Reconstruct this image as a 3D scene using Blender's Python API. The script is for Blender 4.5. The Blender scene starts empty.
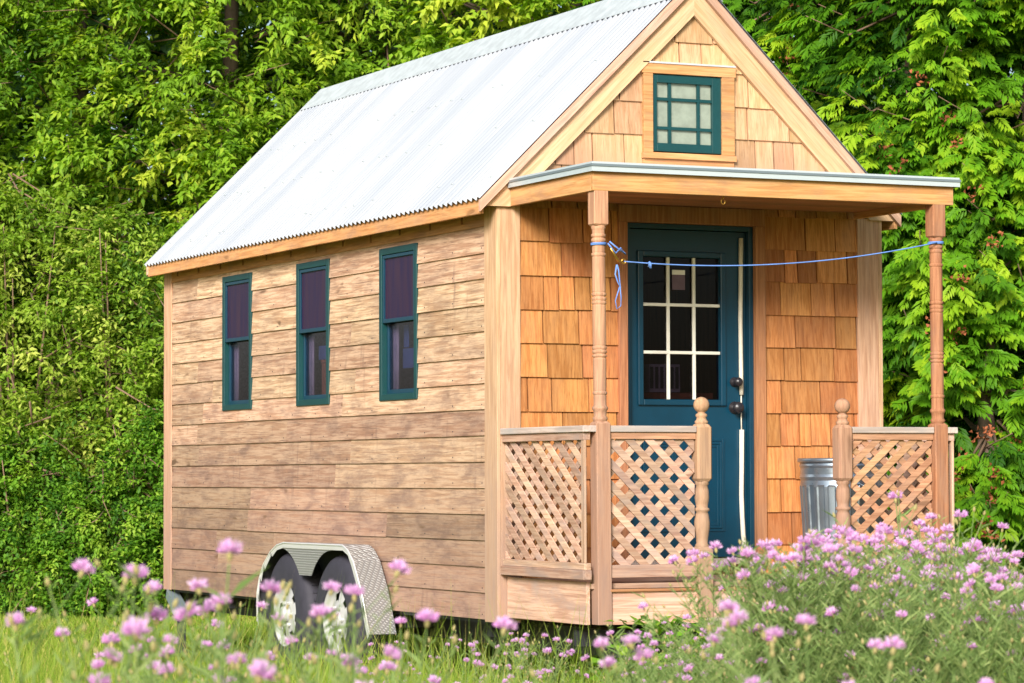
import bpy, math, random
import numpy as np
from mathutils import Vector, Matrix

random.seed(7)
RNG = np.random.default_rng(7)
sc = bpy.context.scene
COL = sc.collection
GZ = -0.08                       # ground level under the house
HW, HL = 2.445, 5.69             # house width (x) and length (y)
ZB = 0.365                       # underside of the walls
RIDGE_X, RIDGE_Z, SL = HW / 2, 4.014, 0.978
EAVE_X = -0.127
def roof_z(x): return RIDGE_Z - SL * abs(x - RIDGE_X)

# ------------------------------------------------------------------ camera
CAM = np.array([-7.0884, -15.3668, 1.149])
YAW, PITCH, ROLL, FPX = math.radians(25.0384), math.radians(2.5385), math.radians(-0.1583), 3072.95
_fw = np.array([math.sin(YAW) * math.cos(PITCH), math.cos(YAW) * math.cos(PITCH), math.sin(PITCH)])
_rt = np.array([math.cos(YAW), -math.sin(YAW), 0.0])
_up = np.cross(_rt, _fw)
_r2 = _rt * math.cos(ROLL) + _up * math.sin(ROLL)
_u2 = -_rt * math.sin(ROLL) + _up * math.cos(ROLL)
cd = bpy.data.cameras.new('camera'); co = bpy.data.objects.new('camera', cd); COL.objects.link(co)
M = Matrix(((_r2[0], _u2[0], -_fw[0], CAM[0]), (_r2[1], _u2[1], -_fw[1], CAM[1]), (_r2[2], _u2[2], -_fw[2], CAM[2]), (0, 0, 0, 1)))
co.matrix_world = M
cd.sensor_width = 36; cd.lens = 36 * FPX / 1024; cd.clip_start = 0.1; cd.clip_end = 500
cd.dof.use_dof = True; cd.dof.focus_distance = 17.5; cd.dof.aperture_fstop = 11
sc.camera = co
def gpt(px, d):                  # ground point seen near column px at horizontal distance d
    f = np.array([math.sin(YAW), math.cos(YAW)]); r = np.array([math.cos(YAW), -math.sin(YAW)])
    p = CAM[:2] + f * d + r * (px - 512) / FPX * d
    return float(p[0]), float(p[1])

# ------------------------------------------------------------------ tagging
def tag(o, label=None, cat=None, group=None, kind=None):
    if label: o['label'] = label
    if cat: o['category'] = cat
    if group: o['group'] = group
    if kind: o['kind'] = kind
    return o
def empty(name, loc, label=None, cat=None, group=None, rz=0):
    o = bpy.data.objects.new(name, None); COL.objects.link(o)
    o.location = loc; o.rotation_euler = (0, 0, rz); o.empty_display_size = .1
    return tag(o, label, cat, group)
def world_of(o):
    m = Matrix.Translation(o.location) @ o.rotation_euler.to_matrix().to_4x4()
    return (world_of(o.parent) @ o.matrix_parent_inverse @ m) if o.parent else m
def adopt(o, parent, keep=True):
    o.parent = parent
    if keep: o.matrix_parent_inverse = world_of(parent).inverted()

# ------------------------------------------------------------------ materials
class NT:
    def __init__(s, name):
        s.m = bpy.data.materials.new(name); s.m.use_nodes = True
        s.t = s.m.node_tree; s.t.nodes.clear()
        s.out = s.n('ShaderNodeOutputMaterial')
    def n(s, typ, **kw):
        x = s.t.nodes.new(typ)
        for k, v in kw.items(): setattr(x, k, v)
        return x
    def l(s, a, b): s.t.links.new(a, b)
    def val(s, sock, v):
        if hasattr(v, 'links'): s.l(v, sock)
        else: sock.default_value = v
    def math(s, op, a, b=None, clamp=False):
        x = s.n('ShaderNodeMath', operation=op, use_clamp=clamp)
        s.val(x.inputs[0], a)
        if b is not None: s.val(x.inputs[1], b)
        return x.outputs[0]
    def mix(s, f, a, b, blend='MIX'):
        x = s.n('ShaderNodeMix', data_type='RGBA', blend_type=blend)
        s.val(x.inputs[0], f)
        for i, c in ((6, a), (7, b)):
            s.val(x.inputs[i], c if hasattr(c, 'links') else (*c, 1))
        return x.outputs[2]
    def noise(s, vec, scale=5, detail=4, rough=.55, dist=0):
        x = s.n('ShaderNodeTexNoise'); x.inputs['Scale'].default_value = scale
        x.inputs['Detail'].default_value = detail; x.inputs['Roughness'].default_value = rough
        x.inputs['Distortion'].default_value = dist
        if vec is not None: s.l(vec, x.inputs['Vector'])
        return x.outputs[0]
    def ramp(s, f, a, b, lo=0., hi=1.):
        x = s.n('ShaderNodeMapRange', interpolation_type='SMOOTHSTEP'); s.l(f, x.inputs[0])
        x.inputs[1].default_value = a; x.inputs[2].default_value = b
        x.inputs[3].default_value = lo; x.inputs[4].default_value = hi
        return x.outputs[0]
    def mapping(s, vec, scale, rot=None):
        x = s.n('ShaderNodeMapping'); s.l(vec, x.inputs[0]); x.inputs['Scale'].default_value = scale
        if rot: x.inputs['Rotation'].default_value = rot
        return x.outputs[0]
    def coords(s, off=True):
        c = s.n('ShaderNodeTexCoord').outputs['Object']
        if not off: return c
        a = s.attr(); cmb = s.n('ShaderNodeCombineXYZ')
        for i, k in enumerate((13.7, 29.3, 7.1)): s.l(s.math('MULTIPLY', a, k), cmb.inputs[i])
        v = s.n('ShaderNodeVectorMath', operation='ADD'); s.l(c, v.inputs[0]); s.l(cmb.outputs[0], v.inputs[1])
        return v.outputs[0]
    def attr(s, name='tint'): return s.n('ShaderNodeAttribute', attribute_name=name).outputs['Fac']
    def bsdf(s, color, rough=.7, metal=0., spec=.5, bump=None, bstr=.2, bdist=.004):
        b = s.n('ShaderNodeBsdfPrincipled')
        s.val(b.inputs['Base Color'], color if hasattr(color, 'links') else (*color, 1))
        s.val(b.inputs['Roughness'], rough); s.val(b.inputs['Metallic'], metal)
        b.inputs['Specular IOR Level'].default_value = spec
        if bump is not None:
            bn = s.n('ShaderNodeBump'); bn.inputs['Strength'].default_value = bstr; bn.inputs['Distance'].default_value = bdist
            s.l(bump, bn.inputs['Height']); s.l(bn.outputs[0], b.inputs['Normal'])
        s.l(b.outputs[0], s.out.inputs[0]); return b

def wood(name, light, dark, weather, wamt, axis, low=None, tintrange=(.82, 1.12), knots=.6, rot=None, hue=(.489, .502), gc=(.36, .64), fine=.35):
    t = NT(name); v = t.coords()
    if rot: v = t.mapping(v, (1, 1, 1), rot)
    k = 'xyz'.index(axis)
    s1 = [26., 26., 26.]; s1[k] = 1.3
    s2 = [5., 5., 5.]; s2[k] = 1.6
    s3 = [9., 9., 9.]; s3[k] = 2.6
    g = t.noise(t.mapping(v, s1), 2.2, 6, .62, .5)
    col = t.mix(t.ramp(g, gc[0], gc[1]), dark, light)
    s4 = [90., 90., 90.]; s4[k] = 3.                # fine cracks and fibres along the grain
    fg = t.noise(t.mapping(v, s4), 1.5, 4, .7, .2)
    col = t.mix(t.math('MULTIPLY', t.ramp(fg, .50, .68), fine), col, tuple(c * .42 for c in dark))
    w = t.ramp(t.noise(t.mapping(v, s2), 1.6, 6, .68, .3), .42, .70)
    if low:                                         # splash-weathered towards the bottom of the wall
        sep = t.n('ShaderNodeSeparateXYZ'); t.l(t.coords(False), sep.inputs[0])
        zf = t.ramp(sep.outputs[2], low[0], low[1], 1., low[2])
        w = t.math('MULTIPLY', w, zf)
        col = t.mix(t.math('MULTIPLY', t.ramp(sep.outputs[2], low[0], low[1], .80, 0.), t.ramp(g, .3, .7, .6, 1.)), col, weather)
    if low:
        run = t.ramp(t.noise(t.mapping(t.coords(False), (7., 7., .8)), 1.6, 5, .6, .1), .55, .74)
        w = t.math('MAXIMUM', w, t.math('MULTIPLY', run, .6))
    w = t.math('MULTIPLY', w, wamt)
    col = t.mix(w, col, weather)
    kn = t.ramp(t.noise(t.mapping(v, s3), 1.3, 2, .4, .2), .70, .78)
    col = t.mix(t.math('MULTIPLY', kn, knots), col, tuple(c * .38 for c in dark))
    hs = t.n('ShaderNodeHueSaturation'); t.l(col, hs.inputs['Color'])
    wn = t.n('ShaderNodeTexWhiteNoise', noise_dimensions='1D'); t.l(t.attr(), wn.inputs['W'])
    t.l(t.ramp(wn.outputs[0], 0, 1, *tintrange), hs.inputs['Value'])
    wn2 = t.n('ShaderNodeTexWhiteNoise', noise_dimensions='1D'); t.l(t.math('ADD', t.attr(), 3.3), wn2.inputs['W'])
    t.l(t.ramp(wn2.outputs[0], 0, 1, *hue), hs.inputs['Hue'])
    t.bsdf(hs.outputs[0], .78, spec=.25, bump=g, bstr=.35, bdist=.004)
    return t.m

def paint(name, c, rough=.35, var=.15, bump=.05):
    t = NT(name); v = t.coords()
    n = t.noise(v, 9, 5, .6)
    t.bsdf(t.mix(t.ramp(n, .3, .75, 0, 1), c, tuple(x * (1 - var) for x in c)), rough, bump=n, bstr=bump); return t.m
def metal(name, c, rough, met, dirt=None, damt=.3, scale=4, bstr=.05):
    t = NT(name); v = t.coords()
    n = t.noise(v, scale, 6, .65)
    col = t.mix(t.math('MULTIPLY', t.ramp(n, .5, .75), damt), c, dirt or tuple(x * .6 for x in c))
    t.bsdf(col, t.ramp(n, .3, .7, rough * .8, rough * 1.25), met, bump=n, bstr=bstr); return t.m
def glass(name, tint, refl=1.0):
    t = NT(name)
    tr = t.n('ShaderNodeBsdfTransparent'); tr.inputs[0].default_value = (*tint, 1)
    gl = t.n('ShaderNodeBsdfGlossy'); gl.inputs['Roughness'].default_value = .03
    fr = t.n('ShaderNodeFresnel'); fr.inputs[0].default_value = 1.4
    mx = t.n('ShaderNodeMixShader'); t.l(t.math('MULTIPLY', fr.outputs[0], refl), mx.inputs[0])
    t.l(tr.outputs[0], mx.inputs[1]); t.l(gl.outputs[0], mx.inputs[2]); t.l(mx.outputs[0], t.out.inputs[0]); return t.m
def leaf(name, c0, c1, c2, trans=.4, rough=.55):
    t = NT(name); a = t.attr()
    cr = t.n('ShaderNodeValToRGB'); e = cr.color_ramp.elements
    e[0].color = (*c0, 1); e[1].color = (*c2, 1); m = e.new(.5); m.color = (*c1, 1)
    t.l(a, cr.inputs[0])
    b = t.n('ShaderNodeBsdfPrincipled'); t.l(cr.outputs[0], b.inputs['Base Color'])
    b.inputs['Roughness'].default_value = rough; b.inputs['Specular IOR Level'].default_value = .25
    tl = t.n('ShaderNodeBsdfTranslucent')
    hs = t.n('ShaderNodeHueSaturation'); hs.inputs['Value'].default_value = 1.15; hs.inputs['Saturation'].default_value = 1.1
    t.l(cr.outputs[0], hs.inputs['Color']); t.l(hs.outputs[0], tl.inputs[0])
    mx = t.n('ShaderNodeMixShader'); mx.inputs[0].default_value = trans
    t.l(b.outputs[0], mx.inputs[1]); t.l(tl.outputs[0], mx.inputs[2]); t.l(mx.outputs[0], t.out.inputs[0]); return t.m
def plain(name, c, rough=.7, metal_=0.):
    t = NT(name); v = t.coords(); n = t.noise(v, 14, 4, .6)
    t.bsdf(t.mix(t.ramp(n, .3, .7), c, tuple(x * .78 for x in c)), rough, metal_, bump=n, bstr=.1); return t.m

MT = {}
MT['siding'] = wood('siding_wood', (.74, .505, .33), (.46, .27, .16), (.20, .125, .098), .95, 'y', low=(.35, 2.25, .50), tintrange=(.78, 1.10), knots=1., gc=(.38, .60), fine=.8, hue=(.493, .506))
WARM = ((.58, .34, .185), (.38, .20, .10), (.28, .185, .135))
for ax in 'xyz':
    MT['warm_' + ax] = wood('golden_wood_' + ax, *WARM, .5, ax)
    MT['fascia_' + ax] = wood('fascia_wood_' + ax, (.62, .34, .14), (.47, .225, .08), (.27, .16, .11), .5, ax)
    MT['grey_' + ax] = wood('weathered_wood_' + ax, (.62, .42, .29), (.42, .25, .16), (.36, .28, .24), .75, ax, tintrange=(.70, 1.14))
    MT['red_' + ax] = wood('reddish_wood_' + ax, (.46, .215, .10), (.32, .135, .06), (.28, .17, .115), .35, ax)
for nm, sg in (('rake_l', 1), ('rake_r', -1)):
    MT[nm] = wood(nm.replace('rake_l', 'rising_rake_wood').replace('rake_r', 'falling_rake_wood'), (.62, .41, .235), (.51, .31, .16), (.42, .30, .22), .3, 'x', rot=(0, sg * .774, 0))
    MT['b' + nm] = wood('barge_wood_%d' % sg, (.62, .40, .27), (.46, .27, .17), (.40, .29, .24), .5, 'x', rot=(0, sg * .774, 0))
MT['corner'] = wood('corner_board_wood', (.63, .415, .25), (.47, .275, .15), (.32, .215, .17), .6, 'z', low=(.4, 2.2, .25), tintrange=(.93, 1.07))
MT['post_red'] = wood('dark_red_post_wood', (.36, .165, .085), (.25, .10, .05), (.24, .15, .11), .5, 'z')
MT['turned'] = wood('turned_post_wood', (.55, .325, .175), (.36, .195, .10), (.27, .185, .14), .7, 'z', low=(.4, 2.3, .3), tintrange=(.88, 1.05))
MT['cap'] = wood('silvered_wood', (.56, .47, .40), (.40, .31, .25), (.36, .33, .31), .9, 'x')
MT['cap_y'] = wood('silvered_wood_along', (.56, .47, .40), (.40, .31, .25), (.36, .33, .31), .9, 'y')
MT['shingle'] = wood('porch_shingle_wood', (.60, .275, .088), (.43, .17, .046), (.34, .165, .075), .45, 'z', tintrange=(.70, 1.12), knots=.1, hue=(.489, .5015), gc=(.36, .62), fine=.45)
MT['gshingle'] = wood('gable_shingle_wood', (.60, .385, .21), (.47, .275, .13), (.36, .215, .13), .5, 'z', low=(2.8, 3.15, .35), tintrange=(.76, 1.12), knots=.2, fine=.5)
MT['dark_wood'] = wood('interior_wood', (.30, .13, .05), (.20, .08, .03), (.2, .1, .05), .2, 'z')
MT['teal'] = paint('teal_paint', (.004, .049, .052), .4)
MT['door'] = paint('blue_green_door_paint', (.0022, .040, .074), .3)
MT['white'] = paint('white_paint', (.78, .76, .66), .4)
MT['ribbon'] = paint('weatherstrip_rubber', (.74, .70, .58), .5)
MT['glass'] = glass('window_glass', (.74, .70, .80), .4)
t = NT('screened_window_glass')                                  # insect screen: a purple grey mesh behind a thin reflection
v = t.coords(False); n_ = t.noise(t.mapping(v, (1, 14, 1)), 2, 3)
tr = t.n('ShaderNodeBsdfTransparent'); tr.inputs[0].default_value = (.55, .45, .6, 1)
df = t.n('ShaderNodeBsdfPrincipled'); df.inputs['Roughness'].default_value = .3; df.inputs['Specular IOR Level'].default_value = .25
t.l(t.mix(t.ramp(n_, .35, .65), (.026, .014, .058), (.050, .022, .052)), df.inputs['Base Color'])
mx = t.n('ShaderNodeMixShader'); mx.inputs[0].default_value = .75
t.l(tr.outputs[0], mx.inputs[1]); t.l(df.outputs[0], mx.inputs[2]); t.l(mx.outputs[0], t.out.inputs[0]); MT['screen'] = t.m
MT['door_glass'] = glass('door_glass', (.5, .46, .52), .55)
MT['pale_glass'] = plain('grey_green_pane', (.26, .30, .24), .1)  # opaque grey-green pane with a glossy surface
MT['black'] = plain('black_hardware', (.02, .018, .022), .35)
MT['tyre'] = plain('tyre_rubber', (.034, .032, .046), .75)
MT['rim'] = paint('white_rim_paint', (.42, .42, .41), .45, .1)
MT['chassis'] = plain('black_steel', (.025, .025, .03), .6)
MT['curtain'] = plain('pale_curtain_cloth', (.42, .41, .44), .9)
MT['blue_cloth'] = plain('blue_cloth', (.07, .16, .36), .8)
MT['rope'] = plain('blue_rope', (.13, .27, .66), .8)
MT['brass'] = metal('brass', (.62, .36, .08), .35, .9)
MT['sticker'] = plain('dull_sticker', (.14, .09, .12), .6)
MT['galv'] = metal('galvanised_can', (.30, .37, .44), .34, .85, (.25, .28, .31), .5, 9)
MT['drip'] = metal('drip_edge_metal', (.60, .67, .69), .4, .4, None, .3)
MT['slate'] = metal('blue_grey_flashing', (.19, .235, .26), .45, .3, None, .3)
MT['plate_flat'] = metal('plain_aluminium', (.80, .80, .80), .35, .5)
# corrugated roof sheet: zinc spangle and faint streaks running down the slope
t = NT('galvanised_roof'); v = t.coords(False)
s = t.noise(t.mapping(v, (.35, 3.2, .35)), 1.5, 4, .55); p = t.noise(v, 60, 3, .6)
col = t.mix(t.ramp(s, .35, .7), (.41, .43, .45), (.335, .365, .405))
col = t.mix(t.math('MULTIPLY', t.ramp(p, .62, .75), .25), col, (.3, .33, .37))
t.bsdf(col, .5, .12); MT['roof'] = t.m
MT['capmetal'] = plain('ridge_cap_metal', (.50, .55, .56), .5)
# diamond tread plate
t = NT('diamond_tread_plate'); v = t.coords(False)
b1 = t.n('ShaderNodeTexBrick'); b1.inputs['Scale'].default_value = 22
sp = t.n('ShaderNodeSeparateXYZ'); t.l(v, sp.inputs[0])
u = t.math('SINE', t.math('MULTIPLY', t.math('ADD', sp.outputs[1], t.math('ADD', sp.outputs[2], sp.outputs[0])), 210.))
w = t.math('SINE', t.math('MULTIPLY', t.math('SUBTRACT', t.math('ADD', sp.outputs[1], t.math('MULTIPLY', sp.outputs[0], .4)), sp.outputs[2]), 210.))
h = t.ramp(t.math('MULTIPLY', u, w), .15, .7)
t.t.nodes.remove(b1)
t.bsdf(t.mix(h, (.32, .32, .32), (.60, .60, .60)), .36, .55, bump=h, bstr=.9, bdist=.004); MT['tread'] = t.m
# vegetation
MT['bark'] = plain('grey_brown_bark', (.16, .11, .08), .9)
MT['twig'] = plain('twig_bark', (.24, .15, .095), .9)
MT['leaf_a'] = leaf('broad_leaf', (.055, .150, .009), (.215, .385, .022), (.50, .58, .055))
MT['leaf_b'] = leaf('shrub_leaf', (.070, .165, .015), (.245, .395, .030), (.54, .60, .12))
MT['leaf_c'] = leaf('low_bush_leaf', (.045, .140, .012), (.165, .35, .024), (.38, .52, .06))
MT['leaf_d'] = leaf('cedar_spray', (.022, .095, .005), (.130, .320, .008), (.40, .55, .022), .40)
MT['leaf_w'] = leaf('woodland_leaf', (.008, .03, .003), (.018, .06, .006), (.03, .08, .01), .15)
MT['cone'] = plain('cedar_cone', (.32, .09, .03), .8)
MT['grass'] = leaf('grass_blade', (.10, .21, .018), (.25, .37, .035), (.55, .48, .14), .4)
MT['stem'] = leaf('knapweed_stem', (.13, .22, .06), (.27, .38, .12), (.48, .52, .21), .4)
MT['petal'] = leaf('knapweed_petal', (.60, .24, .55), (.78, .42, .74), (.92, .72, .90), .45)
MT['bud'] = plain('knapweed_bud', (.33, .28, .11), .8)
t = NT('lawn_ground'); v = t.coords(False)
n1 = t.noise(v, .55, 5, .6); n2 = t.noise(v, 18, 6, .7)
c = t.mix(t.ramp(n1, .38, .62), (.12, .19, .02), (.33, .30, .06))
t.bsdf(t.mix(t.ramp(n2, .3, .7, 0, .8), c, (.08, .12, .015)), .95, spec=.1, bump=n2, bstr=.6, bdist=.03); MT['ground'] = t.m

# ------------------------------------------------------------------ mesh builder
class MB:
    def __init__(s): s.v = []; s.f = []; s.t = []; s.mi = []; s.sm = []
    def poly(s, pts, faces, tint=None, mi=0, smooth=False):
        if tint is None: tint = random.random()
        b = len(s.v); s.v += [tuple(map(float, p)) for p in pts]
        for f in faces:
            s.f.append(tuple(b + i for i in f)); s.t.append(tint); s.mi.append(mi); s.sm.append(smooth)
        return s
    def box(s, x0, x1, y0, y1, z0, z1, tint=None, mi=0):
        p = [(x, y, z) for z in (z0, z1) for y in (y0, y1) for x in (x0, x1)]
        return s.poly(p, [(0, 2, 3, 1), (4, 5, 7, 6), (0, 1, 5, 4), (2, 6, 7, 3), (0, 4, 6, 2), (1, 3, 7, 5)], tint, mi)
    def prism(s, pts2, axis, a, b, tint=None, mi=0):
        """polygon in the plane across axis ('x': (y,z), 'y': (x,z), 'z': (x,y)) extruded from a to b"""
        def P(q, h): return {'x': (h, q[0], q[1]), 'y': (q[0], h, q[1]), 'z': (q[0], q[1], h)}[axis]
        n = len(pts2); fa = a if callable(a) else (lambda q: a); fb = b if callable(b) else (lambda q: b)
        p = [P(q, fa(q)) for q in pts2] + [P(q, fb(q)) for q in pts2]
        fs = [tuple(range(n)), tuple(range(2 * n - 1, n - 1, -1))] + [(i, (i + 1) % n + 0, (i + 1) % n + n, i + n)[::-1] for i in range(n)]
        return s.poly(p, fs, tint, mi)
    def lathe(s, prof, cx, cy, seg=20, tint=None, mi=0, smooth=True, mod=None, cap=True):
        pts = []; fs = []
        for (r, z) in prof:
            for i in range(seg):
                a = 2 * math.pi * i / seg; rr = r * (mod(a, z) if mod else 1)
                pts.append((cx + rr * math.cos(a), cy + rr * math.sin(a), z))
        for j in range(len(prof) - 1):
            for i in range(seg):
                k = (i + 1) % seg
                fs.append((j * seg + i, j * seg + k, (j + 1) * seg + k, (j + 1) * seg + i))
        s.poly(pts, fs, tint, mi, smooth)
        if cap:
            n = len(prof) - 1
            s.poly(pts[:seg], [tuple(range(seg - 1, -1, -1))], tint, mi); s.poly(pts[n * seg:], [tuple(range(seg))], tint, mi)
        return s
    def tube(s, path, rad, seg=8, tint=None, mi=0, smooth=True):
        path = [Vector(p) for p in path]; n = len(path)
        R = rad if hasattr(rad, '__len__') else [rad] * n
        pts = []; fs = []; up = Vector((0.13, 0.31, .94))
        for i, p in enumerate(path):
            d = (path[min(i + 1, n - 1)] - path[max(i - 1, 0)]).normalized()
            a = d.cross(up)
            if a.length < .05: a = d.cross(Vector((1, 0, 0)))
            a.normalize(); b = a.cross(d)
            for k in range(seg):
                th = 2 * math.pi * k / seg
                pts.append(p + (a * math.cos(th) + b * math.sin(th)) * R[i])
        for i in range(n - 1):
            for k in range(seg):
                m = (k + 1) % seg
                fs.append((i * seg + k, i * seg + m, (i + 1) * seg + m, (i + 1) * seg + k))
        fs.append(tuple(range(seg - 1, -1, -1))); fs.append(tuple((n - 1) * seg + k for k in range(seg)))
        return s.poly(pts, fs, tint, mi, smooth)
    def tilt(s, fn): s.v = [fn(p) for p in s.v]; return s
    def mesh(s, name, mats):
        me = bpy.data.meshes.new(name); me.from_pydata(s.v, [], s.f)
        for m in (mats if isinstance(mats, (list, tuple)) else [mats]): me.materials.append(m)
        a = me.attributes.new('tint', 'FLOAT', 'FACE'); a.data.foreach_set('value', s.t)
        me.polygons.foreach_set('material_index', s.mi); me.polygons.foreach_set('use_smooth', s.sm)
        me.update(); return me
    def build(s, name, mats, parent=None, bevel=0, keep=True):
        o = bpy.data.objects.new(name, s.mesh(name, mats)); COL.objects.link(o)
        if bevel:
            b = o.modifiers.new('bevel', 'BEVEL'); b.width = bevel; b.segments = 2; b.limit_method = 'ANGLE'; b.harden_normals = False
        if parent: adopt(o, parent, keep)
        return o

def clip(poly, n, c):            # keep n.p <= c
    out = []
    for i in range(len(poly)):
        a, b = poly[i], poly[(i + 1) % len(poly)]
        da = n[0] * a[0] + n[1] * a[1] - c; db = n[0] * b[0] + n[1] * b[1] - c
        if da <= 0: out.append(a)
        if da * db < 0:
            t = da / (da - db); out.append((a[0] + (b[0] - a[0]) * t, a[1] + (b[1] - a[1]) * t))
    return out
def rect(x0, x1, z0, z1): return [(x0, z0), (x1, z0), (x1, z1), (x0, z1)]
def cut_rect(polyrect, hole):    # rectangle minus rectangle -> list of rectangles
    x0, x1, z0, z1 = polyrect; a0, a1, b0, b1 = hole
    if a1 <= x0 or a0 >= x1 or b1 <= z0 or b0 >= z1: return [polyrect]
    r = []
    if a0 > x0: r.append((x0, a0, z0, z1))
    if a1 < x1: r.append((a1, x1, z0, z1))
    m0, m1 = max(x0, a0), min(x1, a1)
    if b0 > z0: r.append((m0, m1, z0, b0))
    if b1 < z1: r.append((m0, m1, b1, z1))
    return r
def cut_all(r, holes):
    rs = [r]
    for h in holes: rs = [q for p in rs for q in cut_rect(p, h)]
    return [q for q in rs if q[1] - q[0] > .004 and q[3] - q[2] > .004]

# ================================================================== THE HOUSE
house = empty('tiny_house', (HW / 2, HL / 2, GZ), 'small cedar clad house on trailer wheels with corrugated metal roof and a lattice railed porch', 'house')
WIN = [(3.895, 4.46), (2.495, 3.058), (1.104, 1.671)]           # side windows, y ranges
WZ0, WZ1 = 1.61, 2.523
holes_side = [(a, b, WZ0, WZ1) for a, b in WIN]
EXP = .1455
def siding(mb, x, sgn, y0, y1, holes):
    z = ZB; k = 0
    while k < 15:
        ys = [y0]; 
        while ys[-1] < y1 - 1.2: ys.append(ys[-1] + random.uniform(1.0, 3.4))
        ys = [q for q in ys if q < y1 - .5] + [y1]
        for a, b in zip(ys[:-1], ys[1:]):
            tint = random.random(); wob = random.uniform(-.002, .003)
            za, zb_ = z + wob, z + EXP + .012
            for r in cut_all((a + .001, b - .001, za, zb_), holes):
                f = lambda q, za=za: x + sgn * (    .003 + .011 * max(0, 1 - (q[1] - za) / (EXP + .012)))
                mb.prism(rect(*r), 'x', f, x - sgn * .004, tint)
            yn = a + .05
            while yn < b - .02:
                if not any(h[0] - .03 < yn < h[1] + .03 and h[2] - .05 < z + .03 < h[3] for h in holes):
                    q = f((yn, z + .028)); mb.box(min(q - .0015, q + .0015), max(q - .0015, q + .0015), yn - .004, yn + .004, z + .024, z + .031, .1, 1)
                yn += .40
        z += EXP; k += 1
    return mb
# left wall: backing with window openings, then boards
mb = MB()
for r in cut_all((.01, HL - .01, ZB + .002, 2.66), [(a + .03, b - .03, c + .03, d - .03) for a, b, c, d in holes_side]):
    mb.box(.010, .09, r[0], r[1], r[2], r[3], .5)
mb.build('wall_backing', MT['dark_wood'], house).name = 'side_wall'
left = bpy.data.objects['side_wall']
siding(MB(), .007, -1, .145, HL - .145, holes_side).build('siding', [MT['siding'], MT['chassis']], left)
mb = MB(); mb.box(HW - .09, HW, .01, HL - .01, ZB + .002, 2.66, .5); right = mb.build('side_wall', MT['dark_wood'], house)
siding(MB(), HW + .002, 1, .13, HL - .13, []).build('siding', [MT['siding'], MT['chassis']], right)
mb = MB(); mb.box(-.006, .010, .135, HL - .13, 2.549, 2.668); mb.box(HW, HW + .016, .135, HL - .13, 2.549, 2.668)
for i in range(12):                                              # dark upright ticks along the top course
    y = .45 + i * .45; mb.box(-.0085, -.005, y, y + .022, 2.57 + .02 * random.random(), 2.66, .1, 1)
mb.build('frieze_board', [MT['fascia_y'], MT['dark_wood']], house)
mb = MB(); mb.prism([(.0, ZB), (HW, ZB), (HW, 2.64), (RIDGE_X, 3.9), (0, 2.64)], 'y', HL - .08, HL - .004); mb.build('rear_wall', MT['siding'], house)
# corner boards (an L of two boards at each corner)
mb = MB()
mb.box(-.010, 0.012, -.018, .152, ZB - .012, 2.655); mb.box(.0125, .134, -.018, 0, ZB - .012, 2.655)
mb.build('corner_board', MT['corner'], house, .003)
mb = MB(); mb.box(2.305, HW - .0005, -.024, 0, ZB - .012, 2.655); mb.box(HW, HW + .026, -.024, .137, ZB - .012, 2.655); mb.build('corner_board', MT['corner'], house, .003)
mb = MB(); mb.box(-.010, 0, HL - .150, HL + .015, ZB - .008, 2.655); mb.box(.0005, .134, HL, HL + .02, ZB - .008, 2.655); mb.build('corner_board', MT['corner'], house, .003)
mb = MB(); mb.box(HW, HW + .026, HL - .135, HL + .02, ZB - .008, 2.655); mb.build('corner_board', MT['corner'], house, .003)

# front wall: backing with openings, shingles
DX0, DX1, DZ0, DZ1 = .797, 1.620, .69, 2.585
GX0, GX1, GZ0, GZ1 = .960, 1.404, 2.993, 3.430
mb = MB()
for r in cut_all((.002, HW - .002, ZB + .002, 2.70), [(DX0, DX1, DZ0 - .03, DZ1)]): mb.box(r[0], r[1], .004, .09, r[2], r[3], .3)
for r in ([(.001, GX0, 2.701, 9), (GX1, HW - .001, 2.701, 9), (GX0, GX1, 2.701, GZ0), (GX0, GX1, GZ1, 9)]):
    p = rect(r[0], r[1], r[2], min(r[3], 4.2))
    p = clip(p, (-SL, 1), RIDGE_Z - SL * RIDGE_X - .06); p = clip(p, (SL, 1), RIDGE_Z + SL * RIDGE_X - .06)
    if len(p) > 2: mb.prism(p, 'y', .004, .09, .3)
front = mb.build('front_wall', MT['dark_wood'], house)
def shingles(mb, x0, x1, zs, holes, rake=False):
    for j in range(len(zs) - 1):
        z0, z1 = zs[j], zs[j + 1]; x = x0 - random.uniform(0, .1)
        while x < x1:
            w = random.choice((.09, .12, .15, .19, .22, .26)) + random.uniform(-.015, .015)
            a, b = max(x, x0), min(x + w - random.uniform(.006, .010), x1); x += w
            if b - a < .012: continue
            tint = random.random(); zz = z0 + random.uniform(-.003, .003)
            for r in cut_all((a, b, zz, z1 + .012), holes):
                p = rect(*r)
                if rake:
                    p = clip(p, (-SL, 1), RIDGE_Z - SL * RIDGE_X - .10); p = clip(p, (SL, 1), RIDGE_Z + SL * RIDGE_X - .10)
                if len(p) < 3: continue
                h = z1 + .012 - zz
                mb.prism(p, 'y', lambda q, zz=zz, h=h: -.003 - .0135 * max(0, 1 - (q[1] - zz) / h), .005, tint)
    return mb
zl = [ZB, .575] + [.575 + .1885 * k for k in range(1, 12)] + [2.70]
zl = [.365, .574, .762, .951, 1.139, 1.328, 1.5165, 1.705, 1.8935, 2.082, 2.2705, 2.459, 2.6475, 2.72]
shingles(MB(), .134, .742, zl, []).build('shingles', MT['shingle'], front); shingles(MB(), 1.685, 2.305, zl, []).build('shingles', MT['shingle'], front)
shingles(MB(), .05, 2.40, [2.71, 2.894, 3.083, 3.270, 3.46, 3.625, 3.82], [(.900, 1.488, 2.80, 3.503)], True).build('gable_shingles', MT['gshingle'], front)

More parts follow.
